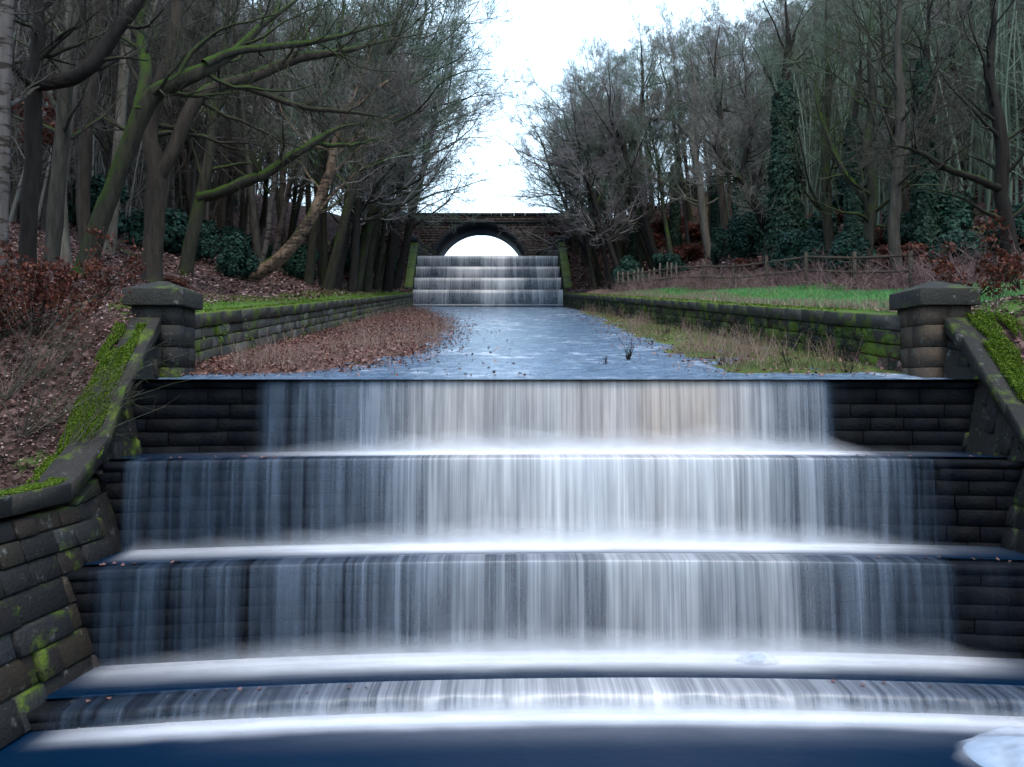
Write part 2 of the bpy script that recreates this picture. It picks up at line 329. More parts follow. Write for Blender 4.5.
# ------------------------------------------------------------------ stone walls
def stone_wall(name, path, zb, zt, ch, sl, mat, parent, depth=.25, out=1, batter=0., jit=.02, back=True):
    """coursed stones along path(s)->(x,y), s in 0..L; zb,zt functions of s; stones stand out on the left (+) or right (-) of travel"""
    xy, L = path; mb = MB(); ztop = max(zt(s) for s in np.linspace(0, L, 60)); z0 = min(zb(s) for s in np.linspace(0, L, 60))
    def nrm(s):
        a = np.array(xy(max(0, s-.05))); b = np.array(xy(min(L, s+.05))); t = b-a; t /= np.linalg.norm(t); return np.array([-t[1], t[0]])*out
    z = z0
    bands = [z0]
    while bands[-1] < ztop: bands.append(bands[-1]+ch*random.uniform(.85, 1.15))
    return xy, L, nrm, bands, mb
def build_wall(name, xy, L, zb, zt, ch, sl, mat, parent, out=1, batter=0., jit=.02, slope=None, gap=.008, depth=.22):
    """slope: optional function giving the running height that courses follow (else level)"""
    mb = MB()
    base = slope if slope else (lambda s: 0.)
    ss = np.linspace(0, L, 80)
    lo = min(zb(s)-base(s) for s in ss); hi = max(zt(s)-base(s) for s in ss)
    def nrm(s):
        a = np.array(xy(max(0, s-.05))); b = np.array(xy(min(L, s+.05))); t = b-a; t = t/np.linalg.norm(t); return np.array([-t[1], t[0]])*out
    z = lo
    while z < hi-.02:
        h = ch*random.uniform(.8, 1.2)
        if hi-(z+h) < ch*.35: h = hi-z
        s = -random.random()*sl
        while s < L:
            l = sl*random.uniform(.55, 1.5); a = max(s, 0); b = min(s+l, L); s += l
            if b-a < .04: continue
            j = random.uniform(-jit, jit)+.02; c = min(.02 if gap > .006 else .006, (b-a)*.15, h*.15)
            pts = []
            za0, zb0 = max(z+base(a), zb(a)), max(z+base(b), zb(b)); za1, zb1 = min(z+h+base(a), zt(a)), min(z+h+base(b), zt(b))
            if za1-za0 < .02 and zb1-zb0 < .02: continue
            za0 = min(za0, zt(a)); zb0 = min(zb0, zt(b)); za1 = max(za1, za0+.004); zb1 = max(zb1, zb0+.004)
            na, nb = nrm(a), nrm(b); pa, pb = np.array(xy(a)), np.array(xy(b))
            ta = (pb-pa)/np.linalg.norm(pb-pa)
            bt = batter(a) if callable(batter) else batter
            def ptx(p, n, o, zz, sh): q = p+n*(o-bt*(zz-lo))+ta*sh; return (q[0], q[1], zz)
            g = gap
            v = []
            for (o, i, zi) in ((-depth, g, g), (j-.018, g, g), (j, g+c, g+c)):
                ia = min(zi, (za1-za0)*.3); ib = min(zi, (zb1-zb0)*.3)
                v += [ptx(pa, na, o, za0+ia, i), ptx(pb, nb, o, zb0+ib, -i), ptx(pb, nb, o, zb1-ib, -i), ptx(pa, na, o, za1-ia, i)]
            q = []
            for k in (0, 4):
                for e in range(4): f = (e+1) % 4; q.append([k+e, k+f, k+4+f, k+4+e])
            q.append([8, 9, 10, 11]); q.append([3, 2, 1, 0])
            mb.add(v, q)
        z += h
    o = mb.build(name, mat, parent)
    # mortar backing sheet
    n = 50; v = []
    for s in np.linspace(0, L, n):
        p = np.array(xy(s)); nn = nrm(s)
        for zz in (zb(s), max(zt(s)-.01, zb(s)+.001)):
            q = p+nn*(-.035-(batter(s) if callable(batter) else batter)*(zz-lo)); v.append((q[0], q[1], zz))
    qd = np.array([[2*i, 2*i+2, 2*i+3, 2*i+1] for i in range(n-1)])
    mesh('mortar', v, qd, MAT['back'], parent)
    return o
def line(a, b):
    a = np.array(a, float); b = np.array(b, float); L = float(np.linalg.norm(b-a)); return (lambda s: a+(b-a)*(s/L)), L
def uvp(u, Y): return (U2X(u, Y), Y)
def coping_run(name, f0, f1, w0, w1, th, seglen, L, mat, parent, jit=.006):
    """slabs along s; f0(s)->(x,y,ztop) inner edge, f1(s) outer edge"""
    mb = MB(); s = 0
    while s < L-.02:
        e = min(L, s+seglen*random.uniform(.8, 1.2)); dz = random.uniform(-jit, jit)
        if L-e < .3: e = L
        a0, a1, b0, b1 = [np.array(q, float) for q in (f0(s+.006), f1(s+.006), f0(e-.006), f1(e-.006))]
        for q in (a0, a1, b0, b1): q[2] += dz
        lo = [a0-[0,0,th], b0-[0,0,th], b1-[0,0,th], a1-[0,0,th]]; c = .02
        ctr = (a0+a1+b0+b1)/4
        top = []
        mid = [a0-[0,0,c], b0-[0,0,c], b1-[0,0,c], a1-[0,0,c]]
        for q in (a0, b0, b1, a1): d = ctr-q; d[2] = 0; n = np.linalg.norm(d); top.append(q+d/n*c*1.3)
        v = np.array(lo+mid+top); q = []
        for k in (0, 4):
            for i in range(4): j = (i+1) % 4; q.append([k+i, k+j, k+4+j, k+4+i])
        q.append([8,9,10,11]); q.append([3,2,1,0]); mb.add(v, q); s = e
    return mb.build(name, mat, parent)
# long channel walls
def long_wall(side, label, mat):
    f = uL if side < 0 else uR; Ya, Yb = 13.7, 58.0; L = Yb-Ya
    e = empty('channel_wall', (*uvp(float(f(Ya)), Ya), float(bedz(Ya))), label, 'wall')
    off = np.array(e.location)
    xy = lambda s: np.array(uvp(float(f(Ya+s)), Ya+s))-off[:2]
    zt = lambda s: float(bedz(Ya+s))+.70-off[2]; zb = lambda s: float(bedz(Ya+s))-.15-off[2]
    build_wall('stonework', xy, L, zb, zt, .21, .5, mat, e, out=(-1 if side < 0 else 1), slope=lambda s: float(bedz(Ya+s))-off[2]-float(bedz(Ya)), jit=.03)
    def f0(s): q = uvp(float(f(Ya+s))-side*.06, Ya+s); return (q[0]-off[0], q[1]-off[1], float(bedz(Ya+s))+.95-off[2])
    def f1(s): q = uvp(float(f(Ya+s))+side*.36, Ya+s); return (q[0]-off[0], q[1]-off[1], float(bedz(Ya+s))+.95-off[2])
    coping_run('coping', f0, f1, 0, 0, .24, 1.1, L, MAT['coping'], e)
    return e
wallL = long_wall(-1, 'mossy coursed stone wall along the left side of the upper channel', MAT['wallL'])
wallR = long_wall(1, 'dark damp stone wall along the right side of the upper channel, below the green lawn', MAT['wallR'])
# piers beside the first weir
def pier(u0, u1, Y0, Y1, label):
    e = empty('stone_pier', (*uvp((u0+u1)/2, (Y0+Y1)/2), .0), label, 'pier', 'capped piers beside the big weirs')
    ox, oy = e.location[0], e.location[1]
    def co(u, Y, z): x, y = uvp(u, Y); return (x-ox, y-oy, z)
    z = -.05; sh = MB()
    i = .09
    for k in range(4):
        h = [.30, .31, .34, .29][k]
        a, b, c, d = u0+i, u1-i, Y0+i, Y1-i; m_ = a+(b-a)*random.uniform(.35, .65); n_ = c+(d-c)*random.uniform(.35, .65)
        for (p, q) in (((a, m_), (m_, b))):
            for (r, t) in ((c, n_), (n_, d)):
                g = .006; jx = random.uniform(-.008, .008)
                lo = [co(p+g+jx, r+g, z+g), co(q-g+jx, r+g, z+g), co(q-g+jx, t-g, z+g), co(p+g+jx, t-g, z+g)]
                hi = [(x, y, z+h-g) for x, y, _ in lo]; sh.hexa(lo+hi)
        z += h
    sh.build('shaft', MAT['pier' if u0 > 0 else 'pierL'], e)
    c = MB(); zt = z+.255; ap = z+.41
    v = [co(u0, Y0, z), co(u1, Y0, z), co(u1, Y1, z), co(u0, Y1, z), co(u0, Y0, zt), co(u1, Y0, zt), co(u1, Y1, zt), co(u0, Y1, zt)]
    um, Ym = (u0+u1)/2, (Y0+Y1)/2; t = .06
    v += [co(um-t, Ym-t, ap), co(um+t, Ym-t, ap), co(um+t, Ym+t, ap), co(um-t, Ym+t, ap)]
    c.add(v, [[3,2,1,0],[0,1,5,4],[1,2,6,5],[2,3,7,6],[3,0,4,7],[4,5,9,8],[5,6,10,9],[6,7,11,10],[7,4,8,11],[8,9,10,11]])
    o = c.build('cap', MAT['cap'], e)
    bv = o.modifiers.new('bevel', 'BEVEL'); bv.width = .012; bv.segments = 2
    return e
pier(-5.50, -4.58, 12.92, 13.86, 'square stone pier with low pyramid cap left of the first big weir')
pier(6.58, 7.50, 12.9, 13.9, 'brown stone pier with low pyramid cap right of the first big weir')
# wing walls stepping down beside the big weirs, then the level wall beside the pool
def wing(side, label, mat):
    f = uL if side < 0 else uR; u_at = lambda Y: float(f(Y))
    Y1 = 12.95; Y0 = 2.0; L = Y1-Y0
    e = empty('wing_wall', (*uvp(u_at(8), 8), ZW[4]), label, 'wall'); off = np.array(e.location)
    xy = lambda s: np.array(uvp(u_at(Y0+s), Y0+s))-off[:2]
    top = lambda Y: np.interp(Y, [0, 10.6, 12.95], [-1.46, -1.46, .75])
    zt = lambda s: float(top(Y0+s))-off[2]; zb = lambda s: -.35
    build_wall('stonework', xy, L, zb, zt, .31, .62, mat, e, out=(-1 if side < 0 else 1), batter=lambda s: BAT(Y0+s), jit=.03, gap=.009)
    def ed(o):
        def g(s):
            Y = Y0+s; q = uvp(u_at(Y)+side*o-side*(.10*0), Y); z = float(np.interp(Y, [0, 10.0, 10.4, 10.8, 12.92], [-1.18, -1.18, -1.10, -.90, 1.0])); bt = BAT(Y)*(z-off[2])
            return (q[0]+side*bt-off[0], q[1]-off[1], z-off[2])
        return g
    coping_run('coping', ed(-.05), ed(.40), 0, 0, .22, .9, L, MAT['wcop'] if side < 0 else MAT['cap'], e)
    return e
# batter leans the wall outwards with height, so shift start: handled through xy at the foot
_uL, _uR = uL, uR
def BAT(Y): return float(np.interp(Y, [10.6, 12.95], [.28, .12]))
def SH(Y): return np.interp(Y, [10.6, 12.95], [.76, .50])
def uL(Y): return _uL(Y)+SH(Y)
def uR(Y): return _uR(Y)-SH(Y)
wingL = wing(-1, 'mossy coursed stone wing wall sloping down left of the big weirs', MAT['wing'])
wingR = wing(1, 'stone wing wall with painted shade, sloping down right of the big weirs', MAT['wingR'])
uL, uR = _uL, _uR
# ------------------------------------------------------------------ the big weirs
NAMES = ['topmost of the four big weirs, dark wet stone step under the water curtain', 'second big weir from the top, dark wet stone step with leaves on its left lip', 'third big weir from the top, widest tall dark stone step', 'low bottom weir step of dark stone just above the pool']
FLOW = [([-5, -3.3, -3.05, -2.2, -1, 0, 3.3, 4.4, 4.95, 5.1, 5.4, 7], [0, 0, .40, .52, .74, .85, .88, .72, .66, .1, 0, 0]),
        ([-4.62, -4.5, -4, -3, -1.7, -.6, 1.3, 2.6, 3.6, 5.2, 5.9, 6.15, 7], [0, .35, .30, .38, .50, .80, 1.0, .95, .80, .55, .32, 0, 0]),
        ([-4.55, -4.42, -3.6, -3, -1.5, 0, 2, 3.6, 4.4, 5.5, 5.62, 6.2, 7], [0, .30, .34, .40, .52, .74, .82, .80, .55, .42, .06, .08, 0]),
        ([-5.4, -4.9, -4.45, -4.3, -3, -1, 1, 3, 4.5, 6, 7], [0, 0, 0, .25, .45, .75, .9, .85, .62, .45, .3])]
FOAMW = [([-4.9, -3.4, -2.2, -.8, 1, 3.5, 5, 5.6, 7], [0, .08, .5, .95, 1, 1, .75, .15, 0]),
         ([-4.6, -4.4, -3, -2, 0, 3.4, 5.0, 6.0, 7], [.0, .38, .5, .75, 1, 1, .65, .12, 0]),
         ([-5, -4.5, -4.2, -2.5, 0, 3.5, 5.4, 6.2, 7], [0, .1, .38, .72, 1, 1, .7, .15, .05]),
         ([-5.4, -4.42, -4.1, -3, 0, 3.5, 6, 7.2], [0, 0, .35, .75, 1, 1, .6, .45])]
WATERTAG = []
for k in range(4):
    D = DW[k]; zt_, zb_ = ZW[k], ZW[k+1]
    ua, ub = -5.2, 7.25
    e = empty('weir_wall', (*uvp(0, D), zb_), NAMES[k], 'weir', 'four big weir steps'); off = np.array(e.location)
    Lw = ub-ua
    xy = lambda s, D=D, off=off: np.array(uvp(ua+s, 0))*[1, 0]+np.array([-AX*D, D-float(sag(ua+s))])-off[:2]
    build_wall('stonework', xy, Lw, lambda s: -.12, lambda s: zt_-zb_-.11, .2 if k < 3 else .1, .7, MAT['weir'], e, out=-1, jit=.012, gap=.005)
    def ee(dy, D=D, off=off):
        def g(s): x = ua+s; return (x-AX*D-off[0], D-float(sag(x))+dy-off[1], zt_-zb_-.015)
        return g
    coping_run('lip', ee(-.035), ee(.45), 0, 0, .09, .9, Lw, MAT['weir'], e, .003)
    # water curtain
    us = np.arange(ua+.1, ub-.05, .03); nv = 16; ts = np.array([0, .1, .185, .2, .205, .215, .23, .26, .32, .4, .5, .6, .7, .8, .9, 1])
    h = zt_-zb_; VV = np.zeros((nv, len(us), 3)); fl = np.interp(us, *FLOW[k])
    wob = (fbm(us*3.1+k*9, us*0, 3)-.45)
    for i, t in enumerate(ts):
        if t < .2: tt = t/.2; y = D-sag(us)+.30*(1-tt)-.05*tt; z = zt_+.022-.012*tt**3; v = 0
        else: v = (t-.2)/.8; y = D-sag(us)-.05-.13*np.sqrt(v)-.03*v*wob*4; z = zt_+.01-v*(h-.01)
        VV[i, :, 0] = us-AX*D; VV[i, :, 1] = y; VV[i, :, 2] = z
    A = {'uu': np.tile(us, nv), 'vv': np.repeat(ts, len(us)), 'flow': np.tile(fl, nv)}
    o = mesh('waterfall', VV.reshape(-1, 3), gridq(nv, len(us)), m_curtain('falling_water', [1.0, .22, .25, .1][k], 3.7*k), smooth=True, attrs=A)
    tag(o, kind='structure'); WATERTAG.append(o)
    # soft foam at the foot
    na = 14; an = np.linspace(0, math.pi, na); fo = np.interp(us, *FOAMW[k]); rad = (.06+.20*fo)*(1 if k < 3 else .55)
    VF = np.zeros((na, len(us), 3)); FA = np.zeros((na, len(us)))
    hh = 1.25*(.13+.05*fbm(us*1.5, us*0+k))*(.1+1.1*fo)*(1 if k < 3 else .5)
    for i, a in enumerate(an):       # a low veil of spray that thins out upwards and lies down into the white water
        t = i/(na-1); wv = .8+.6*fbm(us*2.3+k*7+t, us*0+t*2)
        VF[i, :, 0] = us-AX*D; VF[i, :, 1] = D-sag(us)-.42+.22*t**.7; VF[i, :, 2] = zb_+.022+hh*1.5*wv*t**1.3; FA[i] = fo**1.4*(1-t)**1.15*min(1, .25+t*5)*.95
    tag(mesh('foam', VF.reshape(-1, 3), gridq(na, len(us)), MAT['mist'], smooth=True, attrs={'fa': FA.ravel()}), kind='structure')
    # water lying on the step (or the pool)
    if k < 3:
        D2 = DW[k+1]; nt_ = 10; VT = np.zeros((nt_, len(us), 3)); FM = np.zeros((nt_, len(us)))
        for i, t in enumerate(np.linspace(0, 1, nt_)):
            ya = D-sag(us)-.02; yb = D2-sag(us)+.26
            VT[i, :, 0] = us-AX*D; VT[i, :, 1] = ya*(1-t)+yb*t; VT[i, :, 2] = zb_+.018
            FM[i] = np.clip(fo**1.3*1.12*(1-sm([.45, .3, .12][k], [1.25, 1.0, .85][k], t+.12*(fbm(us*1.1, us*0+t*3+k)-.45))), 0, 1)
        q = gridq(nt_, len(us))[:, ::-1]
        tag(mesh('step_water', VT.reshape(-1, 3), q, MAT['water'], smooth=True, attrs={'foam': FM.ravel()}), kind='structure')
us = np.arange(-8, 10, .12); ys = np.concatenate([np.arange(0, 2.2, .06), [2.6, 4, 8, 20]])
VT = np.zeros((len(ys), len(us), 3)); FM = np.zeros((len(ys), len(us)))
for i, y in enumerate(ys):
    Yc = DW[3]-sag(us)-y; VT[i, :, 0] = us-AX*DW[3]; VT[i, :, 1] = Yc; VT[i, :, 2] = ZW[4]
    nn = .18+.16*fbm(us*1.3, us*0+5)
    FM[i] = np.interp(us, *FOAMW[3])*(1-sm(.18, .32+nn, y)) + .10*(1-sm(.4, 1.1, y))*np.interp(us, [-3, 0, 3, 6], [0, 1, 1, 0])
tag(mesh('pool', VT.reshape(-1, 3), gridq(len(ys), len(us))[:, ::-1], MAT['pool'], smooth=True, attrs={'foam': FM.ravel()}), kind='structure')
# solid fill under the steps so nothing shows behind the stone faces
mb = MB()
for k in range(3):
    us = np.linspace(-5.3, 7.35, 30)
    for a, b in zip(us[:-1], us[1:]):
        D = DW[k+1]; D2 = DW[k]
        c = lambda u, dy, D, z: (u-AX*D, D-float(sag(u))+dy, z)
        mb.hexa([c(a, .25, D, ZW[4]-.5), c(b, .25, D, ZW[4]-.5), c(b, .1, D2, ZW[4]-.5), c(a, .1, D2, ZW[4]-.5),
                 c(a, .25, D, ZW[k+1]-.02), c(b, .25, D, ZW[k+1]-.02), c(b, .1, D2, ZW[k+1]-.02), c(a, .1, D2, ZW[k+1]-.02)])
tag(mb.build('streambed', MAT['bed']), kind='structure')
# ------------------------------------------------------------------ upper channel water and its mud banks
ys = np.concatenate([np.arange(12.35, 30, .12), np.arange(30, 59.0, .4)]); tt = np.linspace(0, 1, 90)
VT = np.zeros((len(ys), len(tt), 3))
for i, y in enumerate(ys):
    a, b = float(uL(y))-.05, float(uR(y))+.15
    if y < 13: a, b = -5.2, 7.25
    u = a+(b-a)*tt; yy = y - (sag(u) if y < 12.5 else 0) + (.25 if y < 12.5 else 0)
    zz = bedz(np.maximum(y, 12.75))+.0+.06*(fbm(u*1.4, yy*1.1+0*u)-.45)*sm(13, 15, y)+.02
    VT[i, :, 0] = U2X(u, yy); VT[i, :, 1] = yy; VT[i, :, 2] = zz
tag(mesh('channel_water', VT.reshape(-1, 3), gridq(len(ys), len(tt)), MAT['channel'], smooth=True), kind='structure')
ISL = ([13.2, 14, 16, 19, 25, 31, 40, 47, 55, 58], [-3.6, -2.0, -1.2, -.75, -.6, -.7, -1.6, -2.5, -3.9, -4.6])
ISR = ([13.1, 14, 17, 20.5, 28, 36, 46, 57], [3.5, 3.3, 3.3, 3.3, 3.6, 4.1, 4.6, 5.2])
def island(u, Y, side):
    e = np.interp(Y, *(ISL if side < 0 else ISR))+.9*(fbm(Y*.8+side*5, Y*0+u*.7)-.45)
    d = (e-u) if side < 0 else (u-e); return sm(13.1, 13.9, Y)*sm(-.3, 1.5, d)*(.11 if side < 0 else .10)*np.clip(.35+1.6*fbm(u*1.6+9, Y*1.1+4), 0, 1.15)
def m_mud(name, gr):
    m = M(name); o = m.obj(); n = m.noise(5, 6, o, .7)
    c = m.mix(m.rng(n, .35, .65), (.05,.028,.022), (.17,.09,.07))
    c = m.mix(m.rng(m.noise(1.3, 5, o), .6-gr, .72-gr), c, m.mix(n, (.04,.06,.012), (.13,.17,.04)))
    return m.done(m.bsdf(c, .85, m.bump(n, .8, .05), .2))
for side in (-1, 1):
    ys = np.arange(13.05, 58.3, .16); tt = np.linspace(0, 1, 40); VT = np.zeros((len(ys), 40, 3))
    for i, y in enumerate(ys):
        a, b = (float(uL(y))-.02, 0.3) if side < 0 else (2.7, float(uR(y))+.02); u = a+(b-a)*tt
        h = island(u, y, side)
        VT[i, :, 0] = U2X(u, y); VT[i, :, 1] = y; VT[i, :, 2] = bedz(y)-.05+h+.05*(fbm(u*3, y*3+0*u)-.45)*np.clip(h*10, 0, 1)
    tag(mesh('mud_bank', VT.reshape(-1, 3), gridq(len(ys), 40), m_mud('mud', -.02 if side < 0 else .25), smooth=True), kind='structure')
# ------------------------------------------------------------------ upper cascade and bridge
ULAB = ['lowest of the four distant weirs below the bridge', 'second from bottom of the distant weirs below the bridge', 'third from bottom of the distant weirs below the bridge', 'topmost distant weir, right under the bridge arch']
uu0, uu1 = -5.0, 5.5
mfar = m_curtain('distant_falling_water', .1, 21.)
for k in range(4):
    D = YU[k]; z0, z1 = ZU[k], ZU[k+1]
    e = empty('weir_wall', (*uvp(0, D), z0), ULAB[k], 'weir', 'distant weirs below the bridge'); off = np.array(e.location)
    xy, L = line((uu0-AX*D-off[0], 0), (uu1-AX*D-off[0], 0))
    build_wall('stonework', xy, L, lambda s: -.1, lambda s: z1-z0-.01, .26, .9, MAT['weir'], e, out=-1, jit=.01)
    mb = MB(); mb.box(uu0-AX*D-off[0], uu1-AX*D-off[0], .05, 1.6, -.1, z1-z0-.03); mb.build('step', MAT['bed'], e)
    us = np.arange(uu0+.05, uu1-.05, .1); nv = 6; VV = np.zeros((nv, len(us), 3))
    for i in range(nv):
        t = max(i-1, 0)/(nv-2)
        VV[i, :, 0] = us-AX*D; VV[i, :, 1] = D-.08-.12*t if i > 0 else D+.3; VV[i, :, 2] = z1+.03-(z1-z0)*t if i > 0 else z1+.03
    fl = .84+.35*(fbm(us*.9+k*17, us*0+k)-.45)*2
    tag(mesh('waterfall', VV.reshape(-1, 3), gridq(nv, len(us)), mfar, smooth=True, attrs={'uu': np.tile(us*.45, nv), 'vv': np.repeat(np.linspace(0, 1, nv), len(us)), 'flow': (np.array([1.0, 1.25, .98, .9, .8, .72])[:, None]*fl[None]).ravel()}), kind='structure')
    na = 6; VF = np.zeros((na, len(us), 3)); FA = np.zeros((na, len(us)))
    for i, a in enumerate(np.linspace(0, math.pi, na)):
        VF[i, :, 0] = us-AX*D; VF[i, :, 1] = D-.25-.2*math.cos(a); VF[i, :, 2] = z0+.03+.13*math.sin(a); FA[i] = .6*math.sin(a)
    tag(mesh('foam', VF.reshape(-1, 3), gridq(na, len(us)), MAT['mist'], smooth=True, attrs={'fa': FA.ravel()}), kind='structure')
    if k < 3:
        mb = MB(); v = [(uu0-AX*D, D-.02, z1+.02), (uu1-AX*D, D-.02, z1+.02), (uu1-AX*D, YU[k+1]+.02, z1+.02), (uu0-AX*D, YU[k+1]+.02, z1+.02)]
        tag(mesh('step_water', v, np.array([[0,1,2,3]]), MAT['water'], attrs={'foam': [.5]*4}), kind='structure')
tag(mesh('reservoir_water', [(-9, 62.65, 9.34), (6, 62.65, 9.34), (6, 80, 9.34), (400, 80, 9.34), (400, 900, 9.34), (-400, 900, 9.34), (-400, 80, 9.34), (-9, 80, 9.34)], [np.array([[0,1,2,7]]), np.array([[6,3,4,5]])], MAT['water'], attrs={'foam': [0]*8}), kind='structure')
# side walls of the upper cascade: sloping mossy top
for side, lab in ((-1, 'sloping moss topped retaining wall left of the distant weirs'), (1, 'sloping moss topped retaining wall right of the distant weirs')):
    us_ = -5.0 if side < 0 else 5.45
    e = empty('retaining_wall', (*uvp(us_, 60), 5.2), lab, 'wall'); off = np.array(e.location)
    zt_f = lambda Y: float(np.interp(Y, [57.9, 63.2, 64], [6.35, 10.35, 10.35]))
    xy = lambda s: np.array(uvp(us_, 57.9+s))-off[:2]
    build_wall('stonework', xy, 5.8, lambda s: -.3, lambda s: zt_f(57.9+s)-off[2], .28, .7, MAT['wallR'], e, out=(-1 if side < 0 else 1))
    g0 = lambda s: (*(np.array(uvp(us_-side*.05, 57.9+s))-off[:2]), zt_f(57.9+s)-off[2]+.2)
    g1 = lambda s: (*(np.array(uvp(us_+side*.5, 57.9+s))-off[:2]), zt_f(57.9+s)-off[2]+.2)
    cm = coping_run('coping', g0, g1, 0, 0, .2, 1., 5.3, MAT['coping'], e)
    # end pier
    e2 = empty('stone_pier', (*uvp(us_+side*.45, 63.5), 9.8), ('small dark capped pier at the head of the distant weirs, left side', 'small dark capped pier at the head of the distant weirs, right side')[side > 0], 'pier', 'small piers at the head of the distant weirs')
    mb = MB(); mb.box(-.35, .35, -.35, .35, -1.5, .7); mb.build('shaft', MAT['wallR'], e2)
    mb = MB(); v = [(-.5,-.5,.7),(.5,-.5,.7),(.5,.5,.7),(-.5,.5,.7),(-.5,-.5,1.0),(.5,-.5,1.0),(.5,.5,1.0),(-.5,.5,1.0),(-.12,-.12,1.16),(.12,-.12,1.16),(.12,.12,1.16),(-.12,.12,1.16)]
    mb.add(v, [[3,2,1,0],[0,1,5,4],[1,2,6,5],[2,3,7,6],[3,0,4,7],[4,5,9,8],[5,6,10,9],[6,7,11,10],[7,4,8,11],[8,9,10,11]]); mb.build('cap', MAT['ring'], e2)
    # low parapet from the pier to the bridge
    e3 = empty('parapet_wall', (*uvp(us_, 64), 9.3), ('low sloping parapet running from the left small pier to the bridge', 'low sloping parapet running from the right small pier to the bridge')[side > 0], 'wall')
    o3 = np.array(e3.location); ue = -3.75 if side < 0 else 4.0
    xy3, L3 = line(np.array(uvp(us_, 63.8))-o3[:2], np.array(uvp(ue, 66.0))-o3[:2])
    zf = lambda s: float(np.interp(s, [0, L3], [1.25, .62]))
    build_wall('stonework', xy3, L3, lambda s: -.3, zf, .25, .6, MAT['wallL'], e3, out=(-1 if side < 0 else 1))
    h0 = lambda s: (xy3(s)[0]-side*.04, xy3(s)[1]-.02, zf(s)+.18); h1 = lambda s: (xy3(s)[0]+side*.4, xy3(s)[1]+.1, zf(s)+.18)
    coping_run('coping', h0, h1, 0, 0, .18, .9, L3, MAT['coping'], e3)
# bridge
YB0, YB1 = 66.1, 71.0; BXc = -2.55; AR = 3.62; AZ = 8.72; ZTOP = 13.0
e = empty('stone_bridge', (BXc, YB0, 9.2), 'old brown stone bridge with one round arch above the distant weirs', 'bridge'); o = np.array(e.location)
mb = MB(); x0, x1 = -9, 7.6
def facewall(yf, nyd):
    z = 9.0-o[2]
    while z < ZTOP-o[2]-.05:
        h = min(random.uniform(.17, .24), ZTOP-o[2]-z); x = x0-random.random()*.6
        while x < x1:
            l = random.uniform(.3, .7); a = max(x, x0); b = min(x+l, x1); x += l
            zc = z+h/2+o[2]-AZ; rr = AR+.40
            hw = math.sqrt(max(rr*rr-zc*zc, 0)) if zc < rr else 0
            for (p, q) in (((a, min(b, -hw)), (max(a, hw), b)) if hw > 0 else ((a, b),)):
                if q-p < .05: continue
                j = random.uniform(0, .03); y0_, y1_ = (yf-j, yf+.25) if nyd < 0 else (yf-.25, yf+j)
                mb.box(p+.008, q-.008, y0_, y1_, z+.008, z+h-.008)
        z += h
facewall(0, -1); facewall(YB1-YB0, 1); mb.build('wall', MAT['bridge'], e)
# solid core around the arch (barrel)
n = 40; an = np.linspace(math.pi, 0, n); v = []; q = []
for a in an:
    x, z = AR*math.cos(a), AZ-o[2]+AR*math.sin(a); xo = (AR+.42)*math.cos(a); zo = AZ-o[2]+(AR+.42)*math.sin(a)
    for (xx, zz) in ((x, z), (xo, zo)):
        v += [(xx, -.06, zz), (xx, YB1-YB0+.06, zz)]
for i in range(n-1):
    b = i*4; q += [[b, b+4, b+5, b+1], [b+2, b+3, b+7, b+6], [b, b+2, b+6, b+4], [b+1, b+5, b+7, b+3]]
mesh('arch', v, np.array(q), MAT['ring'], e)
mb = MB()
for i in range(-10, 11):      # core fill above and beside the arch
    pass
for a, b in zip(np.linspace(-AR-.6, AR+.6, 25)[:-1], np.linspace(-AR-.6, AR+.6, 25)[1:]):
    xm = min(abs(a), abs(b)); zc = AZ+math.sqrt(max((AR+.38)**2-xm**2, 0))-o[2]; mb.box(a, b, .06, YB1-YB0-.06, min(zc, 12.4-o[2]), 12.45-o[2])
mb.box(x0, -AR-.3, .06, YB1-YB0-.06, -1, 12.45-o[2]); mb.box(AR+.3, x1, .06, YB1-YB0-.06, -1, 12.45-o[2])
mb.box(x0, x1, .05, .3, 12.3-o[2], ZTOP-.01-o[2]); mb.box(x0, x1, YB1-YB0-.3, YB1-YB0-.05, 12.3-o[2], ZTOP-.01-o[2]); mb.build('road_deck', MAT['back'], e)
mb = MB(); mb.box(x0, x1, -.12, .0, 12.42-o[2], 12.58-o[2]); mb.box(x0, x1, YB1-YB0, YB1-YB0+.12, 12.42-o[2], 12.58-o[2]); mb.build('string_course', MAT['ring'], e)
def cop(yc):
    return coping_run('coping', lambda s: (x0+s, yc-.2, ZTOP+.22-o[2]), lambda s: (x0+s, yc+.2, ZTOP+.22-o[2]), 0, 0, .22, .9, x1-x0, MAT['ring'], e)
cop(.12); cop(YB1-YB0-.12)
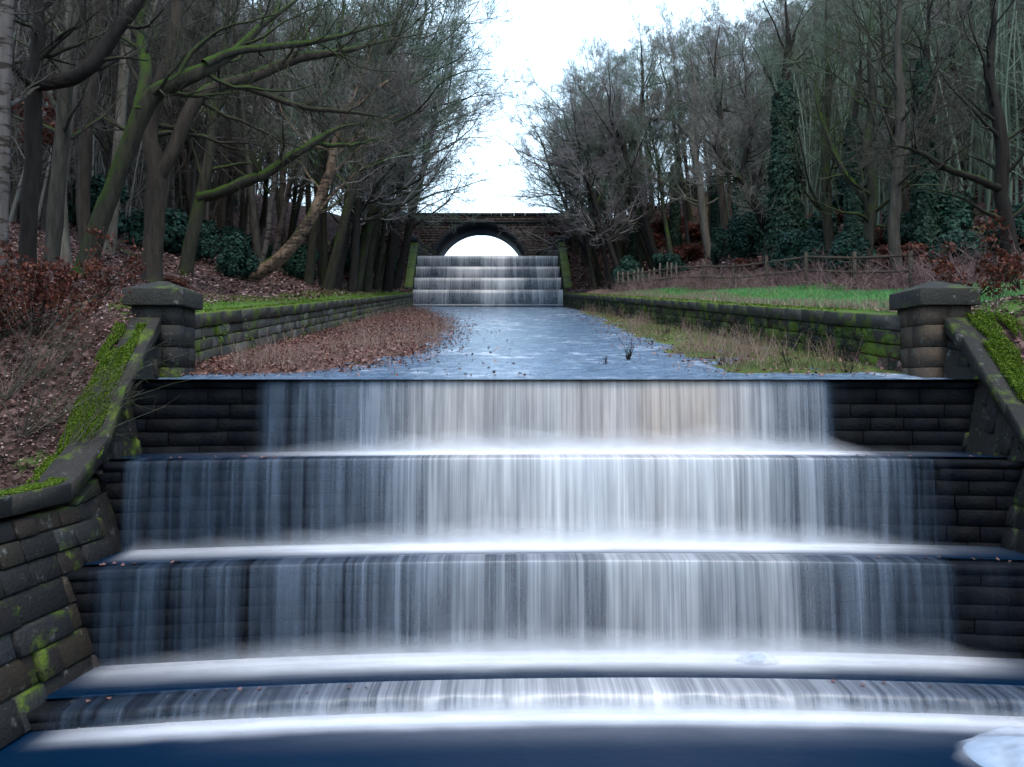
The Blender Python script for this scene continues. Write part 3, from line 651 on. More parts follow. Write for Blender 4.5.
# ------------------------------------------------------------------ branching plants
def rv(n): v = rng.normal(size=(n, 3)); return v/np.linalg.norm(v, axis=1, keepdims=True)
def curves(start, d0, length, n, up=.1, wob=.25, r0=.02, r1=.004):
    B = len(start); Pn = np.zeros((B, n, 3)); Pn[:, 0] = start; d = d0/np.linalg.norm(d0, axis=1, keepdims=True)
    st = (length/(n-1))[:, None]
    for i in range(1, n):
        d = d+rng.normal(size=(B, 3))*wob+np.array([0, 0, up]); d /= np.linalg.norm(d, axis=1, keepdims=True); Pn[:, i] = Pn[:, i-1]+d*st
    r0 = np.broadcast_to(r0, (B,)); r1 = np.broadcast_to(r1, (B,))
    Rn = r0[:, None]+(r1-r0)[:, None]*np.linspace(0, 1, n)[None]**.8
    return Pn, Rn
def spawn(PR, per, t0, t1, ang, lf, n, up=.1, wob=.25, rf=.6, rend=.003, lmin=.15, taper=.5):
    Pp, Rp = PR; B, m, _ = Pp.shape; idx = np.repeat(np.arange(B), per); K = len(idx)
    t = (t0+(t1-t0)*rng.random(K))*(m-1); i0 = np.minimum(t.astype(int), m-2); f = (t-i0)[:, None]
    a, b = Pp[idx, i0], Pp[idx, i0+1]; pos = a*(1-f)+b*f; tan = b-a; tan /= np.linalg.norm(tan, axis=1, keepdims=True)+1e-9
    rr = Rp[idx, i0]*(1-f[:, 0])+Rp[idx, i0+1]*f[:, 0]
    side = rv(K); side -= (side*tan).sum(1, keepdims=True)*tan; side /= np.linalg.norm(side, axis=1, keepdims=True)+1e-9
    an = np.radians(ang[0]+(ang[1]-ang[0])*rng.random(K))[:, None]
    d = tan*np.cos(an)+side*np.sin(an)
    Lp = np.linalg.norm(np.diff(Pp, axis=1), axis=2).sum(1)[idx]
    L = np.maximum(Lp*lf*(1-taper*t/(m-1))*(.6+.7*rng.random(K)), lmin)
    return curves(pos, d, L, n, up, wob, np.minimum(rr*rf, .09), rend)
def tubes(PR, k=4):
    Pp, Rr = PR; B, n, _ = Pp.shape; T = np.gradient(Pp, axis=1); T /= np.linalg.norm(T, axis=2, keepdims=True)+1e-9
    ref = np.where(np.abs(T[..., 2:3]) > .92, np.array([1., 0, 0]), np.array([0, 0, 1.])); 
    ref = np.broadcast_to(np.where(np.abs(T[:, :, 2:3]).mean(1, keepdims=True) > .8, np.array([1., 0, 0]), np.array([0, 0, 1.])), T.shape)
    a = np.cross(T, ref); a /= np.linalg.norm(a, axis=2, keepdims=True)+1e-9; b = np.cross(T, a)
    th = np.arange(k)*2*math.pi/k
    V = Pp[:, :, None]+Rr[:, :, None, None]*(a[:, :, None]*np.cos(th)[None, None, :, None]+b[:, :, None]*np.sin(th)[None, None, :, None])
    if k >= 8:
        wv = 1+.10*rng.normal(size=(B, 1, k, 1))*.6+.05*rng.normal(size=(B, n, k, 1)); V = Pp[:, :, None]+(V-Pp[:, :, None])*wv
    base = (np.arange(B)*n*k)[:, None, None]+(np.arange(n-1)*k)[None, :, None]; i = np.arange(k)[None, None]; j = (i+1) % k
    q = np.stack([base+i, base+j, base+k+j, base+k+i], -1).reshape(-1, 4)
    return V.reshape(-1, 3), q
def join(lst):
    V = []; Q = []; n = 0
    for v, q in lst: V.append(v); Q.append(q+n); n += len(v)
    return np.concatenate(V), np.concatenate(Q)
def leafcards(pos, size, nrm=None, aspect=1.6, jitter=1.):
    """bent two-triangle leaf: diamond shaped quads"""
    K = len(pos); n = rv(K) if nrm is None else nrm+jitter*rv(K)*.6; n = n/np.linalg.norm(n, axis=1, keepdims=True)
    a = np.cross(n, rv(K)); a /= np.linalg.norm(a, axis=1, keepdims=True)+1e-9; b = np.cross(n, a)
    s = (size*(.6+.8*rng.random(K)))[:, None]; f = n*s*.25
    V = np.stack([pos-a*s*.5*aspect+f, pos-b*s*.5, pos+a*s*.5*aspect+f*.6, pos+b*s*.5], 1).reshape(-1, 3)
    q = np.arange(K*4).reshape(K, 4); return V, q
def resample(pts, rad, n):
    pts = np.array(pts, float); rad = np.array(rad, float); m = len(pts); t = np.linspace(0, m-1, n)
    out = np.zeros((n, 3)); 
    for i, tt in enumerate(t):       # Catmull-Rom
        k = min(int(tt), m-2); f = tt-k; p0 = pts[max(k-1, 0)]; p1 = pts[k]; p2 = pts[k+1]; p3 = pts[min(k+2, m-1)]
        out[i] = .5*((2*p1)+(-p0+p2)*f+(2*p0-5*p1+4*p2-p3)*f*f+(-p0+3*p1-3*p2+p3)*f**3)
    return out[None], np.interp(t, range(m), rad)[None]
def tree_template(h, r, kind, seedoff=0):
    """returns trunk geometry and crown geometry with the root at the origin"""
    lean = rng.normal(size=2)*.06
    tp = [(0, 0, -.4), (0, 0, .02)]+[(lean[0]*h*t+rng.normal()*.12*t, lean[1]*h*t+rng.normal()*.12*t, h*t) for t in (.15, .3, .45, .6, .75, .9, 1)]
    rr = [r*1.5, r*1.2, r*.95, r*.85, r*.72, r*.58, r*.42, r*.22, r*.08]
    tr = resample(tp, rr, 26)
    if kind == 'slim': l1 = spawn(tr, 16, .42, .98, (25, 55), .34, 9, .10, .13, .45, .008)
    elif kind == 'spread': l1 = spawn(tr, 16, .3, .95, (35, 75), .55, 11, .08, .16, .5, .009)
    else: l1 = spawn(tr, 20, .38, .98, (30, 65), .42, 10, .09, .15, .45, .008)
    l2 = spawn(l1, 9, .15, 1, (25, 60), .5, 7, .07, .18, .6, .007)
    l3 = spawn(l2, 7, .12, 1, (25, 60), .5, 5, .05, .2, .65, .006, .35)
    l4 = spawn(l3, 5, .1, 1, (20, 60), .6, 4, .04, .2, .8, .0048, .3)
    return join([tubes(tr, 9), tubes(l1, 6)]), join([tubes(l2, 4), tubes(l3, 3), tubes(l4, 3)])
TEMPL = []
specs = [('slim', 15, .14, 'bark', 'twig'), ('slim', 17, .17, 'bark_pale', 'twig_p'), ('full', 15, .20, 'bark', 'twig'), ('full', 14, .19, 'bark_moss', 'twig_g'),
         ('spread', 13, .20, 'bark_moss', 'twig_g'), ('spread', 14, .22, 'bark_dark', 'twig_p'), ('full', 16, .2, 'bark_brown', 'twig_p'), ('slim', 13, .12, 'bark_birch', 'twig_p')]
for kd, h, r, bm, tm in specs: TEMPL.append((tree_template(h, r, kd), bm, tm, kd, {}))
def place_template(i, loc, rot, sc, name, label, cat, group, tilt=(0, 0)):
    (T, C_), bm, tm, kd, cache = TEMPL[i]
    e = bpy.data.objects.new(name, None); e.location = loc; e.rotation_euler = (Matrix.Rotation(tilt[1], 3, 'Y') @ Matrix.Rotation(tilt[0], 3, 'X') @ Matrix.Rotation(rot, 3, 'Z')).to_euler(); e.scale = (sc, sc, sc); link(e); tag(e, label, cat, group)
    if not cache:
        cache['t'] = mesh('trunk', T[0], T[1], MAT[bm], e, smooth=True); cache['c'] = mesh('crown', C_[0], C_[1], MAT[tm], e)
    else:
        for k in ('t', 'c'): c = cache[k].copy(); link(c); c.parent = e
    return e
# traced trees: trunk and limbs follow the photograph, each at its own distance
def traced(name, label, cat, base_px, trunk, limbs=(), mat='bark', tw='twig', Y=None, crown=(8, .5, 1.), extra_h=None, group=None, dy=0., tden=(6, 5, 3)):
    """trunk: [(px,py,width_px,[dY])...] starting at the ground; limbs: list of such lists"""
    if Y is None: b = hit(*base_px); Y = b[1]
    def pt(q): return P(q[0], q[1], Y+(q[3] if len(q) > 3 else 0))
    loc = pt(trunk[0]); e = empty(name, loc, label, cat, group)
    def mk(tr, n):
        pts = [pt(q)-loc for q in tr]; rad = [q[2]/F*(Y+(q[3] if len(q) > 3 else 0))/2 for q in tr]; PR = resample(pts, rad, n)
        tp = np.clip((1-np.linspace(0, 1, n))/.3, .04, 1); PR[1][0] *= tp; PR[0][0, 1:] += np.cumsum(rng.normal(size=(n-1, 3))*.012*Y/20, axis=0)*np.array([1, 1, 1]); return PR
    trunk = [(trunk[0][0], trunk[0][1]+6, trunk[0][2]*1.25)]+list(trunk)
    T = mk(trunk, 30); geo = [tubes(T, 12)]; Ls = []
    for lb in limbs:
        Lm = mk(lb, 22); Ls.append(Lm); mesh('limb', *tubes(Lm, 9), MAT[mat], e, smooth=True)
    allm = [T]+Ls; l1 = []; k_ = max(1, Y/26)
    for q, A_ in enumerate(allm):
        l1.append(spawn(A_, crown[0]+5, crown[1]-.1 if q == 0 else .3, .99, (30, 75), .42*crown[2], 9, .06, .17, .4, .008, .6))
    l1 = tuple(np.concatenate([a[i] for a in l1]) for i in (0, 1)); near = Y < 32
    l2 = spawn(l1, tden[0]-(1 if near else -1), .2, 1, (25, 60), .6, 8, .05, .15, .55, .005*k_, .6); l3 = spawn(l2, tden[1]-(1 if near else -1), .15, 1, (25, 55), .55, 6, .04, .16, .6, .004*k_, .4)
    l4 = spawn(l3, tden[2]-(1 if near else -1), .1, 1, (20, 55), .6, 4, .03, .16, .7, .003*k_, .25)
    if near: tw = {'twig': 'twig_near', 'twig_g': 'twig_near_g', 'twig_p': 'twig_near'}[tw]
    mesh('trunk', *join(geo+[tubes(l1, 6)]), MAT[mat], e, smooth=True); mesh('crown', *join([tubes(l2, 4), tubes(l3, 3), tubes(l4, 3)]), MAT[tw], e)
    return e
#LEFT BANK
traced('oak_tree', 'brown forked tree just behind the left stone pier', 'tree', (152, 283),
       [(152,284,22), (155,230,19), (158,185,18), (155,160,18), (150,130,15), (157,95,14), (170,60,13), (175,25,13), (176,-20,12), (178,-70,10), (172,-140,7), (178,-220,4)],
       [[(158,178,15), (172,155,13,.1), (186,120,13,.2), (200,95,12,.4), (222,84,11,.7), (262,73,10,1.1), (300,56,9,1.6), (345,50,7,2.1), (395,36,5,2.8), (440,30,3,3.4)],
        [(222,84,7,.7), (262,92,6,1.), (310,108,5,1.5), (352,112,4,2.), (400,120,3,2.6)]], 'bark_brown', 'twig', crown=(8, .45, .8))
traced('oak_tree', 'thick mossy tree leaning right, left of the forked tree', 'tree', (80, 276),
       [(80,276,22), (92,240,18), (104,200,17), (118,165,16), (134,125,16), (150,92,17), (172,78,15), (200,66,13), (235,45,11,.5), (262,18,11,1.), (300,-10,9,1.5), (350,-50,6,2.2)],
       [[(140,112,14), (146,70,12,.3), (138,25,10,.6), (150,-30,8,.9), (140,-90,5,1.2)], [(205,64,10), (240,52,8,.5), (290,47,7,1.2), (340,38,5,2), (410,20,3,3)]], 'bark_moss', 'twig_g', crown=(8, .5, .8))
traced('oak_tree', 'dark tree at the left edge with a heavy bare limb curving up to the right', 'tree', (24, 280),
       [(24,285,17), (28,220,15), (32,160,15), (33,100,16), (35,60,13), (38,10,12), (36,-50,10), (42,-130,6)],
       [[(34,86,13), (50,84,13,-.1), (72,80,14,-.2), (92,66,14,-.3), (108,45,13,-.3), (122,25,12,-.3), (140,2,11,-.3), (160,-40,8,0), (190,-90,5,.3)]], 'bark_dark', 'twig', crown=(6, .6, .8))
traced('birch_tree', 'pale banded birch trunk at the far left edge of the picture', 'tree', (2, 290),
       [(-2,300,19), (1,220,17), (5,150,16), (7,80,15), (10,20,14), (11,-50,12), (13,-140,8)], [], 'bark_birch', 'twig_p', crown=(6, .6, .6))
for k, (lab, b, tr, mt) in enumerate([
    ('straight grey trunk between the left edge limb tree and the mossy leaning tree', (48, 270), [(50,272,15), (56,200,14), (62,120,13), (70,50,12), (76,-10,11), (80,-90,8)], 'bark'),
    ('pale grey trunk with dark bands right of the left edge limb tree', (66, 262), [(64,262,14), (60,200,13), (66,130,13), (74,60,12), (72,0,11), (70,-80,8)], 'bark_pale'),
    ('slender dark trunk rising behind the mossy leaning tree', (112, 250), [(112,252,10), (110,180,10), (116,110,9), (112,40,8), (116,-30,7)], 'bark_dark'),
    ('reddish brown straight trunk above the russet saplings', (92, 262), [(88,262,13), (84,190,12), (88,120,12), (98,50,10), (104,-20,9), (110,-90,6)], 'bark_brown')]):
    traced('bare_tree', lab, 'tree', b, tr, [], mt, 'twig', crown=(7, .55, .7))
traced('oak_tree', 'mossy tree behind the left pier with a bright green limb slanting rightward', 'tree', (190, 275),
       [(184,276,15), (190,240,14), (198,200,13), (205,160,11), (208,120,10), (214,70,9), (220,10,8), (226,-60,5)],
       [[(198,198,11), (225,190,11,.1), (252,180,11,.3), (275,170,10,.5), (300,152,9,.8), (322,138,8,1.1), (345,128,6,1.5), (372,124,4,2)], [(315,143,5,1), (345,146,4,1.5), (375,138,3,2)]], 'bark_moss', 'twig_g', crown=(5, .5, .7), tden=(5,4,3))
traced('bare_tree', 'leaning tree with flaking pale and brown bark, bent over towards the channel', 'tree', (248, 279),
       [(246,280,16), (262,268,15), (285,250,13), (305,225,12), (318,200,11), (330,170,10), (335,145,9), (345,115,8), (352,90,7), (362,60,6), (372,20,4)],
       [[(328,175,6), (345,150,5,.3), (370,130,4,.8), (405,110,3,1.3)], [(340,130,5), (365,100,4,.4), (400,75,3,1)]], 'bark_patch', 'twig', crown=(9, .5, .9))
for lab, b, tr, mt in [('left stem of two pale slender birches behind the green bushes', (256, 268), [(256,268,6), (266,220,6), (272,170,5), (276,110,5), (284,60,4), (280,0,3)], 'bark_birch'),
                   ('right stem of two pale slender birches behind the green bushes', (272, 268), [(272,268,7), (282,220,6), (292,175,5), (304,120,5), (312,70,4), (325,10,3)], 'bark_birch'),
                   ('tall slender pale trunk left of the ivy clad leaning tree', (318, 262), [(316,262,6), (318,220,6), (322,160,5), (318,100,5), (324,40,4), (322,-20,3)], 'bark_pale'),
                   ('thin pale leaning trunk near the left end of the distant weirs', (366, 262), [(366,264,5), (372,230,5), (374,200,5), (382,160,4), (380,110,3)], 'bark_pale')]:
    traced('bare_tree', lab, 'tree', b, tr, [], mt, 'twig_p', crown=(8, .5, .7), tden=(5, 4, 3))
tj = traced('oak_tree', 'dark leaning tree over the left wall with a level mossy limb', 'tree', (338, 255),
       [(336,258,13), (345,230,12), (352,205,11), (360,185,10), (374,175,9), (392,171,8,.5), (415,165,6,1), (440,158,4,1.6)],
       [[(360,185,7), (355,160,6,.3), (362,130,5,.6), (372,95,4,1)], [(372,176,6), (350,172,5,.3), (330,168,4,.6)]], 'bark_moss', 'twig_g', crown=(9, .35, 1.))
traced('oak_tree', 'dark tree with arching limbs on the leafy slope left of the distant weirs', 'tree', (376, 270),
       [(374,272,8), (376,240,8), (380,215,7), (392,190,6), (405,160,5), (412,120,4), (425,80,3)],
       [[(377,232,5), (392,210,5,.3), (412,195,4,.8), (435,180,3,1.4)]], 'bark_dark', 'twig', crown=(12, .3, 1.1))
# RIGHT BANK
RT = [('mossy forked tree on the leafy slope right of the distant weirs', 'oak_tree', (603, 252), [(602,255,9), (597,225,8), (590,190,8), (586,160,6), (590,130,5), (586,112,4), (588,95,3)], [[(594,205,6), (606,180,5,.3), (615,150,4,.6), (618,110,3,1)]], 'bark_moss', 11),
      ('tree with greenish trunk beside the ivy column, behind the dark shrub', 'oak_tree', (620, 260), [(618,262,9), (622,220,8), (616,180,7), (606,140,6), (604,110,5), (608,80,3)], [], 'bark_moss', 9),
      ('pale straight trunk among red bracken on the right bank', 'bare_tree', (706, 258), [(708,260,8), (704,210,8), (700,170,7), (694,130,6), (700,80,5), (690,30,3)], [[(694,140,6), (672,120,5,.3), (650,118,4,.6), (625,108,3,1)]], 'bark_pale', 8),
      ('slender brown trunk right of the pale trunk among the bracken', 'bare_tree', (730, 256), [(730,258,8), (725,210,8), (720,165,7), (722,120,6), (716,70,5), (722,20,3)], [], 'bark_brown', 8),
      ('long bowed limb tree crossing behind the fence on the right', 'oak_tree', (775, 262), [(772,264,9), (766,235,8), (752,205,7), (738,185,6), (722,165,5), (705,145,4), (690,135,3)], [[(752,205,6), (740,170,5,.3), (748,130,4,.6), (740,90,3,.9)]], 'bark_dark', 9),
      ('mossy forked tree behind the fence left of the brown pier', 'oak_tree', (866, 272), [(864,276,11), (868,235,10), (872,190,10), (866,150,9), (872,100,8), (868,50,7), (874,-10,5)], [[(870,200,7), (845,175,6,.3), (828,140,5,.5), (815,100,4,.8), (818,60,3,1)]], 'bark_moss', 8),
      ('tall pale trunk rising above the brown pier on the right', 'bare_tree', (898, 276), [(898,280,12), (892,230,11), (893,170,10), (896,110,9), (893,50,8), (896,-20,6), (900,-80,4)], [[(893,170,6), (915,140,5,.3), (935,110,4,.6), (940,60,3,.9)]], 'bark', 8),
      ('dark leaning tree with a long low limb at the right edge of the wood', 'oak_tree', (1008, 270), [(1015,285,15), (1010,235,14), (1000,190,13), (1002,140,12), (990,80,10), (995,20,8), (985,-50,6)], [[(1003,190,8), (975,180,7,-.3), (945,168,6,-.5), (915,150,4,-.7), (885,146,3,-.8)]], 'bark_dark', 9),
      ('tall mossy trunk between the ivy tower and the pale trunk on the right', 'bare_tree', (832, 264), [(832,266,9), (828,210,9), (826,150,8), (830,90,7), (826,30,6), (830,-40,4)], [], 'bark_moss', 10)]
for lab, nm, b, tr, lb, mt, cr in RT:
    traced(nm, lab, 'tree', b, tr, lb, mt, 'twig_g' if mt == 'bark_moss' else 'twig', crown=(cr, .4, .9), Y=None)
# ivy clad columns: ivy leaves round the trunk
def ivy_tree(px, py0, py1, wpx, label, wide=1., Y=None):
    b = hit(px, py0); Yv = b[1] if Y is None else Y
    e = traced('ivy_tree', label, 'tree', (px, py0), [(px, py0, wpx*.45), (px-2, (py0+py1)/2, wpx*.4), (px+1, py1, wpx*.33), (px+4, py1-50, wpx*.25), (px, py1-110, wpx*.12)], [], 'bark_dark', 'twig_g', Y=Yv, crown=(8, .55, .7), tden=(5,4,3))
    K = 14000; t = rng.random(K)**1.0; z = (py0-(py0-py1)*t); prof = (.75+.45*fbm(z*.06+px, z*0))*np.where(t > .9, (1-t)*6+.4, 1)*(1+wide*(1-t)**2*.9)
    rad = wpx/F*Yv/2*prof*(.55+.5*rng.random(K)); a = rng.random(K)*6.283
    c = P(px, 0, Yv); loc = np.array(e.location); pos = np.stack([(px-CX)/F*Yv+rad*np.cos(a)-(t*2*Yv/F), Yv+rad*np.sin(a), (CY-z)/F*Yv], 1)-loc
    nr = np.stack([np.cos(a), np.sin(a), .4+0*a], 1)
    mesh('ivy', *leafcards(pos, .10, nr), MAT['ivy'], e)
    return e
ivy_tree(637, 262, 132, 15, 'ivy clad tree trunk like a dark green column behind the dark shrub', .5)
ivy_tree(786, 262, 80, 24, 'tall dark ivy smothered tree towering behind the fence', 1.)
ivy_tree(718, 250, 175, 12, 'thin ivy covered trunk leaning beside the pale trunk on the right bank', .4)
for o in COL.objects:
    if o.name.split('.')[0] in ('oak_tree', 'birch_tree', 'bare_tree', 'ivy_tree'): pass
ivy_tree(742, 258, 150, 14, 'ivy clad trunk above the tall green holly', .6)
ivy_tree(855, 262, 120, 15, 'leafy ivy clad trunk just left of the mossy forked tree', .6)
ivy_tree(925, 250, 60, 18, 'dark ivy clad trunk high in the wood above the brown pier', .8)
ivy_tree(676, 250, 165, 9, 'slender ivy clad trunk left of the pale trunk', .5)
# filler woods
taken = [(o.location.x, o.location.y) for o in COL.objects if o.name.split('.')[0] in ('oak_tree', 'birch_tree', 'bare_tree', 'ivy_tree')]
KN = {0: 'bare_tree', 1: 'bare_tree', 2: 'bare_tree', 3: 'oak_tree', 4: 'oak_tree', 5: 'oak_tree', 6: 'bare_tree', 7: 'birch_tree'}
KD = {0: 'slender grey bare tree', 1: 'tall pale bare tree', 2: 'grey bushy crowned bare tree', 3: 'mossy bare tree', 4: 'spreading mossy bare tree', 5: 'dark spreading bare tree', 6: 'brown barked bare tree', 7: 'thin pale birch'}
def try_place(side, n, Y0, Y1, d0, d1f, mind, kinds, where, tl=.05, sc=1., ban=None):
    c = 0; tries = 0
    while c < n and tries < n*60:
        tries += 1; Y = math.sqrt(random.uniform(Y0**2, Y1**2)); f = uL if side < 0 else uR
        lim = d1f(Y)
        if lim < d0: continue
        d = random.uniform(d0, lim); u = float(f(Y))+side*d; X = U2X(u, Y)
        if any((X-a)**2+(Y-b)**2 < mind**2 for a, b in taken): continue
        if ban and ban(CX+F*X/Y, Y): continue
        i = random.choice(kinds); z0_ = float(ground(u, Y)); hT = specs[i][1]; k_ = sc*random.uniform(.78, 1.12); pxx = CX+F*X/Y
        if side > 0:
            yl = np.interp(pxx, [520, 570, 610, 650, 700, 760, 830, 1100], [180, 118, 78, 46, 26, 16, -30, -110])+random.uniform(-5, 25)
            k_ = min(k_, ((CY-yl)*Y/F-z0_)/(hT*1.1))
            if k_ < .45: continue
        taken.append((X, Y)); z = float(ground(u, Y))
        place_template(i, (X, Y, z), random.uniform(0, 6.28), k_, KN[i], KD[i]+' '+where, 'tree', 'bare trees '+where, tilt=(random.gauss(0, .05), random.gauss(0, .03+tl*.3)+tl*-side))
        c += 1
    return c
hw = lambda s: (lambda Y: Y*(.60 if s < 0 else .66)-4)
a = try_place(-1, 18, 37, 62, .9, lambda Y: 3.6, 1.7, [4, 5, 3], 'lining the left wall near the distant weirs', .16, 1.15)
b = try_place(-1, 90, 20, 62, 3.5, hw(-1), 1.9, [0, 1, 2, 6, 7, 0, 3], 'deep in the wood on the left bank', ban=lambda px, Y: 130 < px < 400 and Y < 36)
c = try_place(1, 22, 50, 64, 1.2, lambda Y: 6, 1.6, [4, 5, 3], 'on the slope right of the distant weirs', .24, 1.12)
d = try_place(1, 100, 30, 72, 5.0, hw(1), 1.9, [2, 6, 3, 5, 0, 1, 4], 'in the wood behind the right bank fence', ban=lambda px, Y: px < 900 and Y < 47)
e_ = try_place(1, 16, 74, 92, 5, lambda Y: 34, 2.4, [2, 5, 4], 'standing beyond the bridge on the right')
f_ = try_place(-1, 14, 64, 90, 5, lambda Y: 30, 2.4, [2, 5, 4], 'standing beyond the bridge on the left')
# the far wood on both hillsides: a mass of thin stems nobody could count
for side, n in ((-1, 1500), (1, 1700)):
    Y = 24+62*rng.random(n)**.8; f = uL if side < 0 else uR; lim = Y*.66-2; d0 = np.where(Y < 60, 8+Y*.06, 13.); d = d0+np.maximum(lim-d0, 6)*rng.random(n); u = f(Y)+side*d
    p = np.stack([U2X(u, Y), Y, ground(u, Y)-.1], 1)
    t0 = curves(p, np.c_[rng.normal(size=(n, 2))*.1, np.ones(n)], 5+7*rng.random(n), 7, .05, .06, .07, .02)
    t1 = spawn(t0, 9, .1, 1, (30, 75), .3, 5, .08, .18, .4, .009); t2 = spawn(t1, 5, .15, 1, (25, 60), .5, 4, .05, .2, .6, .007, .4)
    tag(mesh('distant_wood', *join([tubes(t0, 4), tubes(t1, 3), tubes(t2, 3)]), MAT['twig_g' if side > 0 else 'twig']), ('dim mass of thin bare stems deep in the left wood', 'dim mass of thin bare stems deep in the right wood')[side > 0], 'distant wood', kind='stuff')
print('fill', a, b, c, d, e_, f_)
# ------------------------------------------------------------------ evergreen bushes
def bush(px, py, wpx, hpx, label, K=5000,  Y=None, mat='holly', name='evergreen_bush', cat='bush', leaf=.13, group=None, dpt=1.):
    b = hit(px, py) if Y is None else P(px, py, Y); Y = b[1]; w = wpx/F*Y/2; h = hpx/F*Y; K = int(K*2.2); leaf *= .62
    b[2] = float(ground(b[0]+AX*Y, Y))-.05; e = empty(name, b, label, cat, group)
    nb = 26; cen = []; 
    for _ in range(nb):
        a = random.uniform(0, 6.28); r_ = math.sqrt(random.random())*.62; zc = random.uniform(.15, .72)
        cen.append((math.cos(a)*r_*w*(1.15-zc*.7), math.sin(a)*r_*w*dpt*(1.15-zc*.7), zc*h, random.uniform(.13, .34)))
    cen = np.array(cen); ci = rng.integers(0, nb, K); dirs = rv(K); rad = (rng.random(K)**.4)[:, None]*cen[ci, 3:4]
    pos = cen[ci, :3]+dirs*rad*np.array([w, w*dpt, h*.75]); pos[:, 2] = np.maximum(pos[:, 2], .02+.1*rng.random(K))
    mesh('foliage', *leafcards(pos, leaf, dirs+np.array([0, 0, .5])), MAT[mat], e)
    st = curves(np.zeros((7, 3))-[0,0,.2], np.c_[rng.normal(size=(7, 2))*.5, np.ones(7)], np.full(7, h*.85), 6, .1, .15, .025, .006)
    mesh('stem', *tubes(st, 5), MAT['bark_dark'], e)
    return e
bush(300, 279, 62, 48, 'dark green evergreen bush between the leaning tree and the left wall')
bush(235, 278, 60, 50, 'evergreen bush left of the leaning flaky barked tree')
bush(345, 272, 50, 40, 'low evergreen bush under the ivy clad leaning tree')
bush(205, 262, 40, 50, 'dark evergreen bush deep behind the left pier')
bush(393, 285, 22, 34, 'small green bush at the foot of the leafy slope left of the distant weirs', 2500)
bush(628, 291, 62, 40, 'rounded dark evergreen shrub at the left end of the paling fence', 6000, Y=47)
bush(668, 284, 50, 30, 'spreading evergreen shrub behind the paling fence', 5000, Y=46)
bush(592, 222, 46, 26, 'evergreen bush on top of the slope right of the bridge', 3000, Y=66)
bush(745, 262, 60, 66, 'tall green holly among the trees right of the bracken', 6000)
bush(718, 264, 26, 44, 'narrow green holly at the foot of the thin ivy trunk', 3000)
bush(800, 272, 80, 50, 'broad dark holly under the tall ivy smothered tree', 7000)
bush(850, 276, 60, 50, 'dark evergreen bush behind the rail fence right of the ivy tower', 5000)
for q_, (px, py, w_, h_) in enumerate([(765, 240, 60, 60), (820, 250, 50, 50), (950, 235, 60, 50)]):
    bush(px, py, w_, h_, 'deep green holly thicket between the trunks of the right wood', 4500, leaf=.2, group='holly thickets in the right wood')
bush(960, 262, 70, 40, 'dark green bush in the shade above the brown pier', 5000)
bush(1010, 256, 70, 60, 'dark evergreen at the right edge of the wood', 5000)
bush(905, 245, 60, 40, 'evergreen bush high in the wood behind the pale trunk', 4000)
# woodland understorey far off, seen as dark masses
for i in range(26):
    s = -1 if i % 2 else 1; Y = random.uniform(34, 68); d = random.uniform(7, Y*.55-5) ; u = float((uL if s < 0 else uR)(Y))+s*d
    x, y = U2X(u, Y), Y; px = CX+F*x/y; z = float(ground(u, Y)); py = CY-F*z/y
    bush(px, py, random.uniform(1.6, 3)*F/Y*1.6, random.uniform(1.5, 2.6)*F/Y, 'shadowed holly bush deep in the wood on the '+('left' if s < 0 else 'right')+' bank', 3500, Y=Y, leaf=.2, group='holly bushes deep in the wood')
# russet saplings and bracken
def sapling(px, py, hpx, label, K=500, leaf=.07, Y=None, spread=.7, name='beech_sapling', tilt=0., ns=6):
    b = hit(px, py) if Y is None else P(px, py, Y); Y = b[1]; h = hpx/F*Y
    e = empty(name, b, label, 'sapling')
    s = curves(np.zeros((ns, 3)), np.c_[rng.normal(size=(ns, 2))*spread*.7+[tilt, 0], np.ones(ns)], h*(.6+.5*rng.random(ns)), 8, .04, .13, .013, .004)
    t1 = spawn(s, 8, .2, 1, (35, 75), .42, 6, .0, .15, .6, .002, .1); t2 = spawn(t1, 4, .2, 1, (30, 60), .5, 4, 0, .15, .7, .0015, .06)
    mesh('stem', *join([tubes(s, 5), tubes(t1, 4), tubes(t2, 3)]), MAT['bark_dark'], e)
    allp = np.concatenate([t2[0].reshape(-1, 3), t1[0][:, 2:].reshape(-1, 3)]); pos = allp[rng.integers(0, len(allp), K)]+rng.normal(size=(K, 3))*.03*h
    mesh('leaves', *leafcards(pos, leaf), MAT['russet'], e)
    return e
sapling(35, 335, 110, 'large russet leaved beech sapling at the left edge, in front of the dark trunks', 1500, .042)
sapling(100, 300, 70, 'russet beech sapling below the mossy leaning tree', 900, .042)
sapling(-5, 345, 130, 'tall russet sapling cut by the left edge of the picture', 1200, .042)
sapling(60, 312, 60, 'low russet sapling between two dark trunks on the left bank', 800, .042)
sapling(55, 160, 70, 'russet leaves of a taller sapling among the trunks high on the left', 800, .08, Y=24)
sapling(975, 300, 70, 'red leaved sapling behind the cap of the right pier', 600, .05, Y=14.6, spread=1.)
sapling(1020, 290, 80, 'red leaved sapling at the right edge of the picture', 600, .055, Y=15.5)
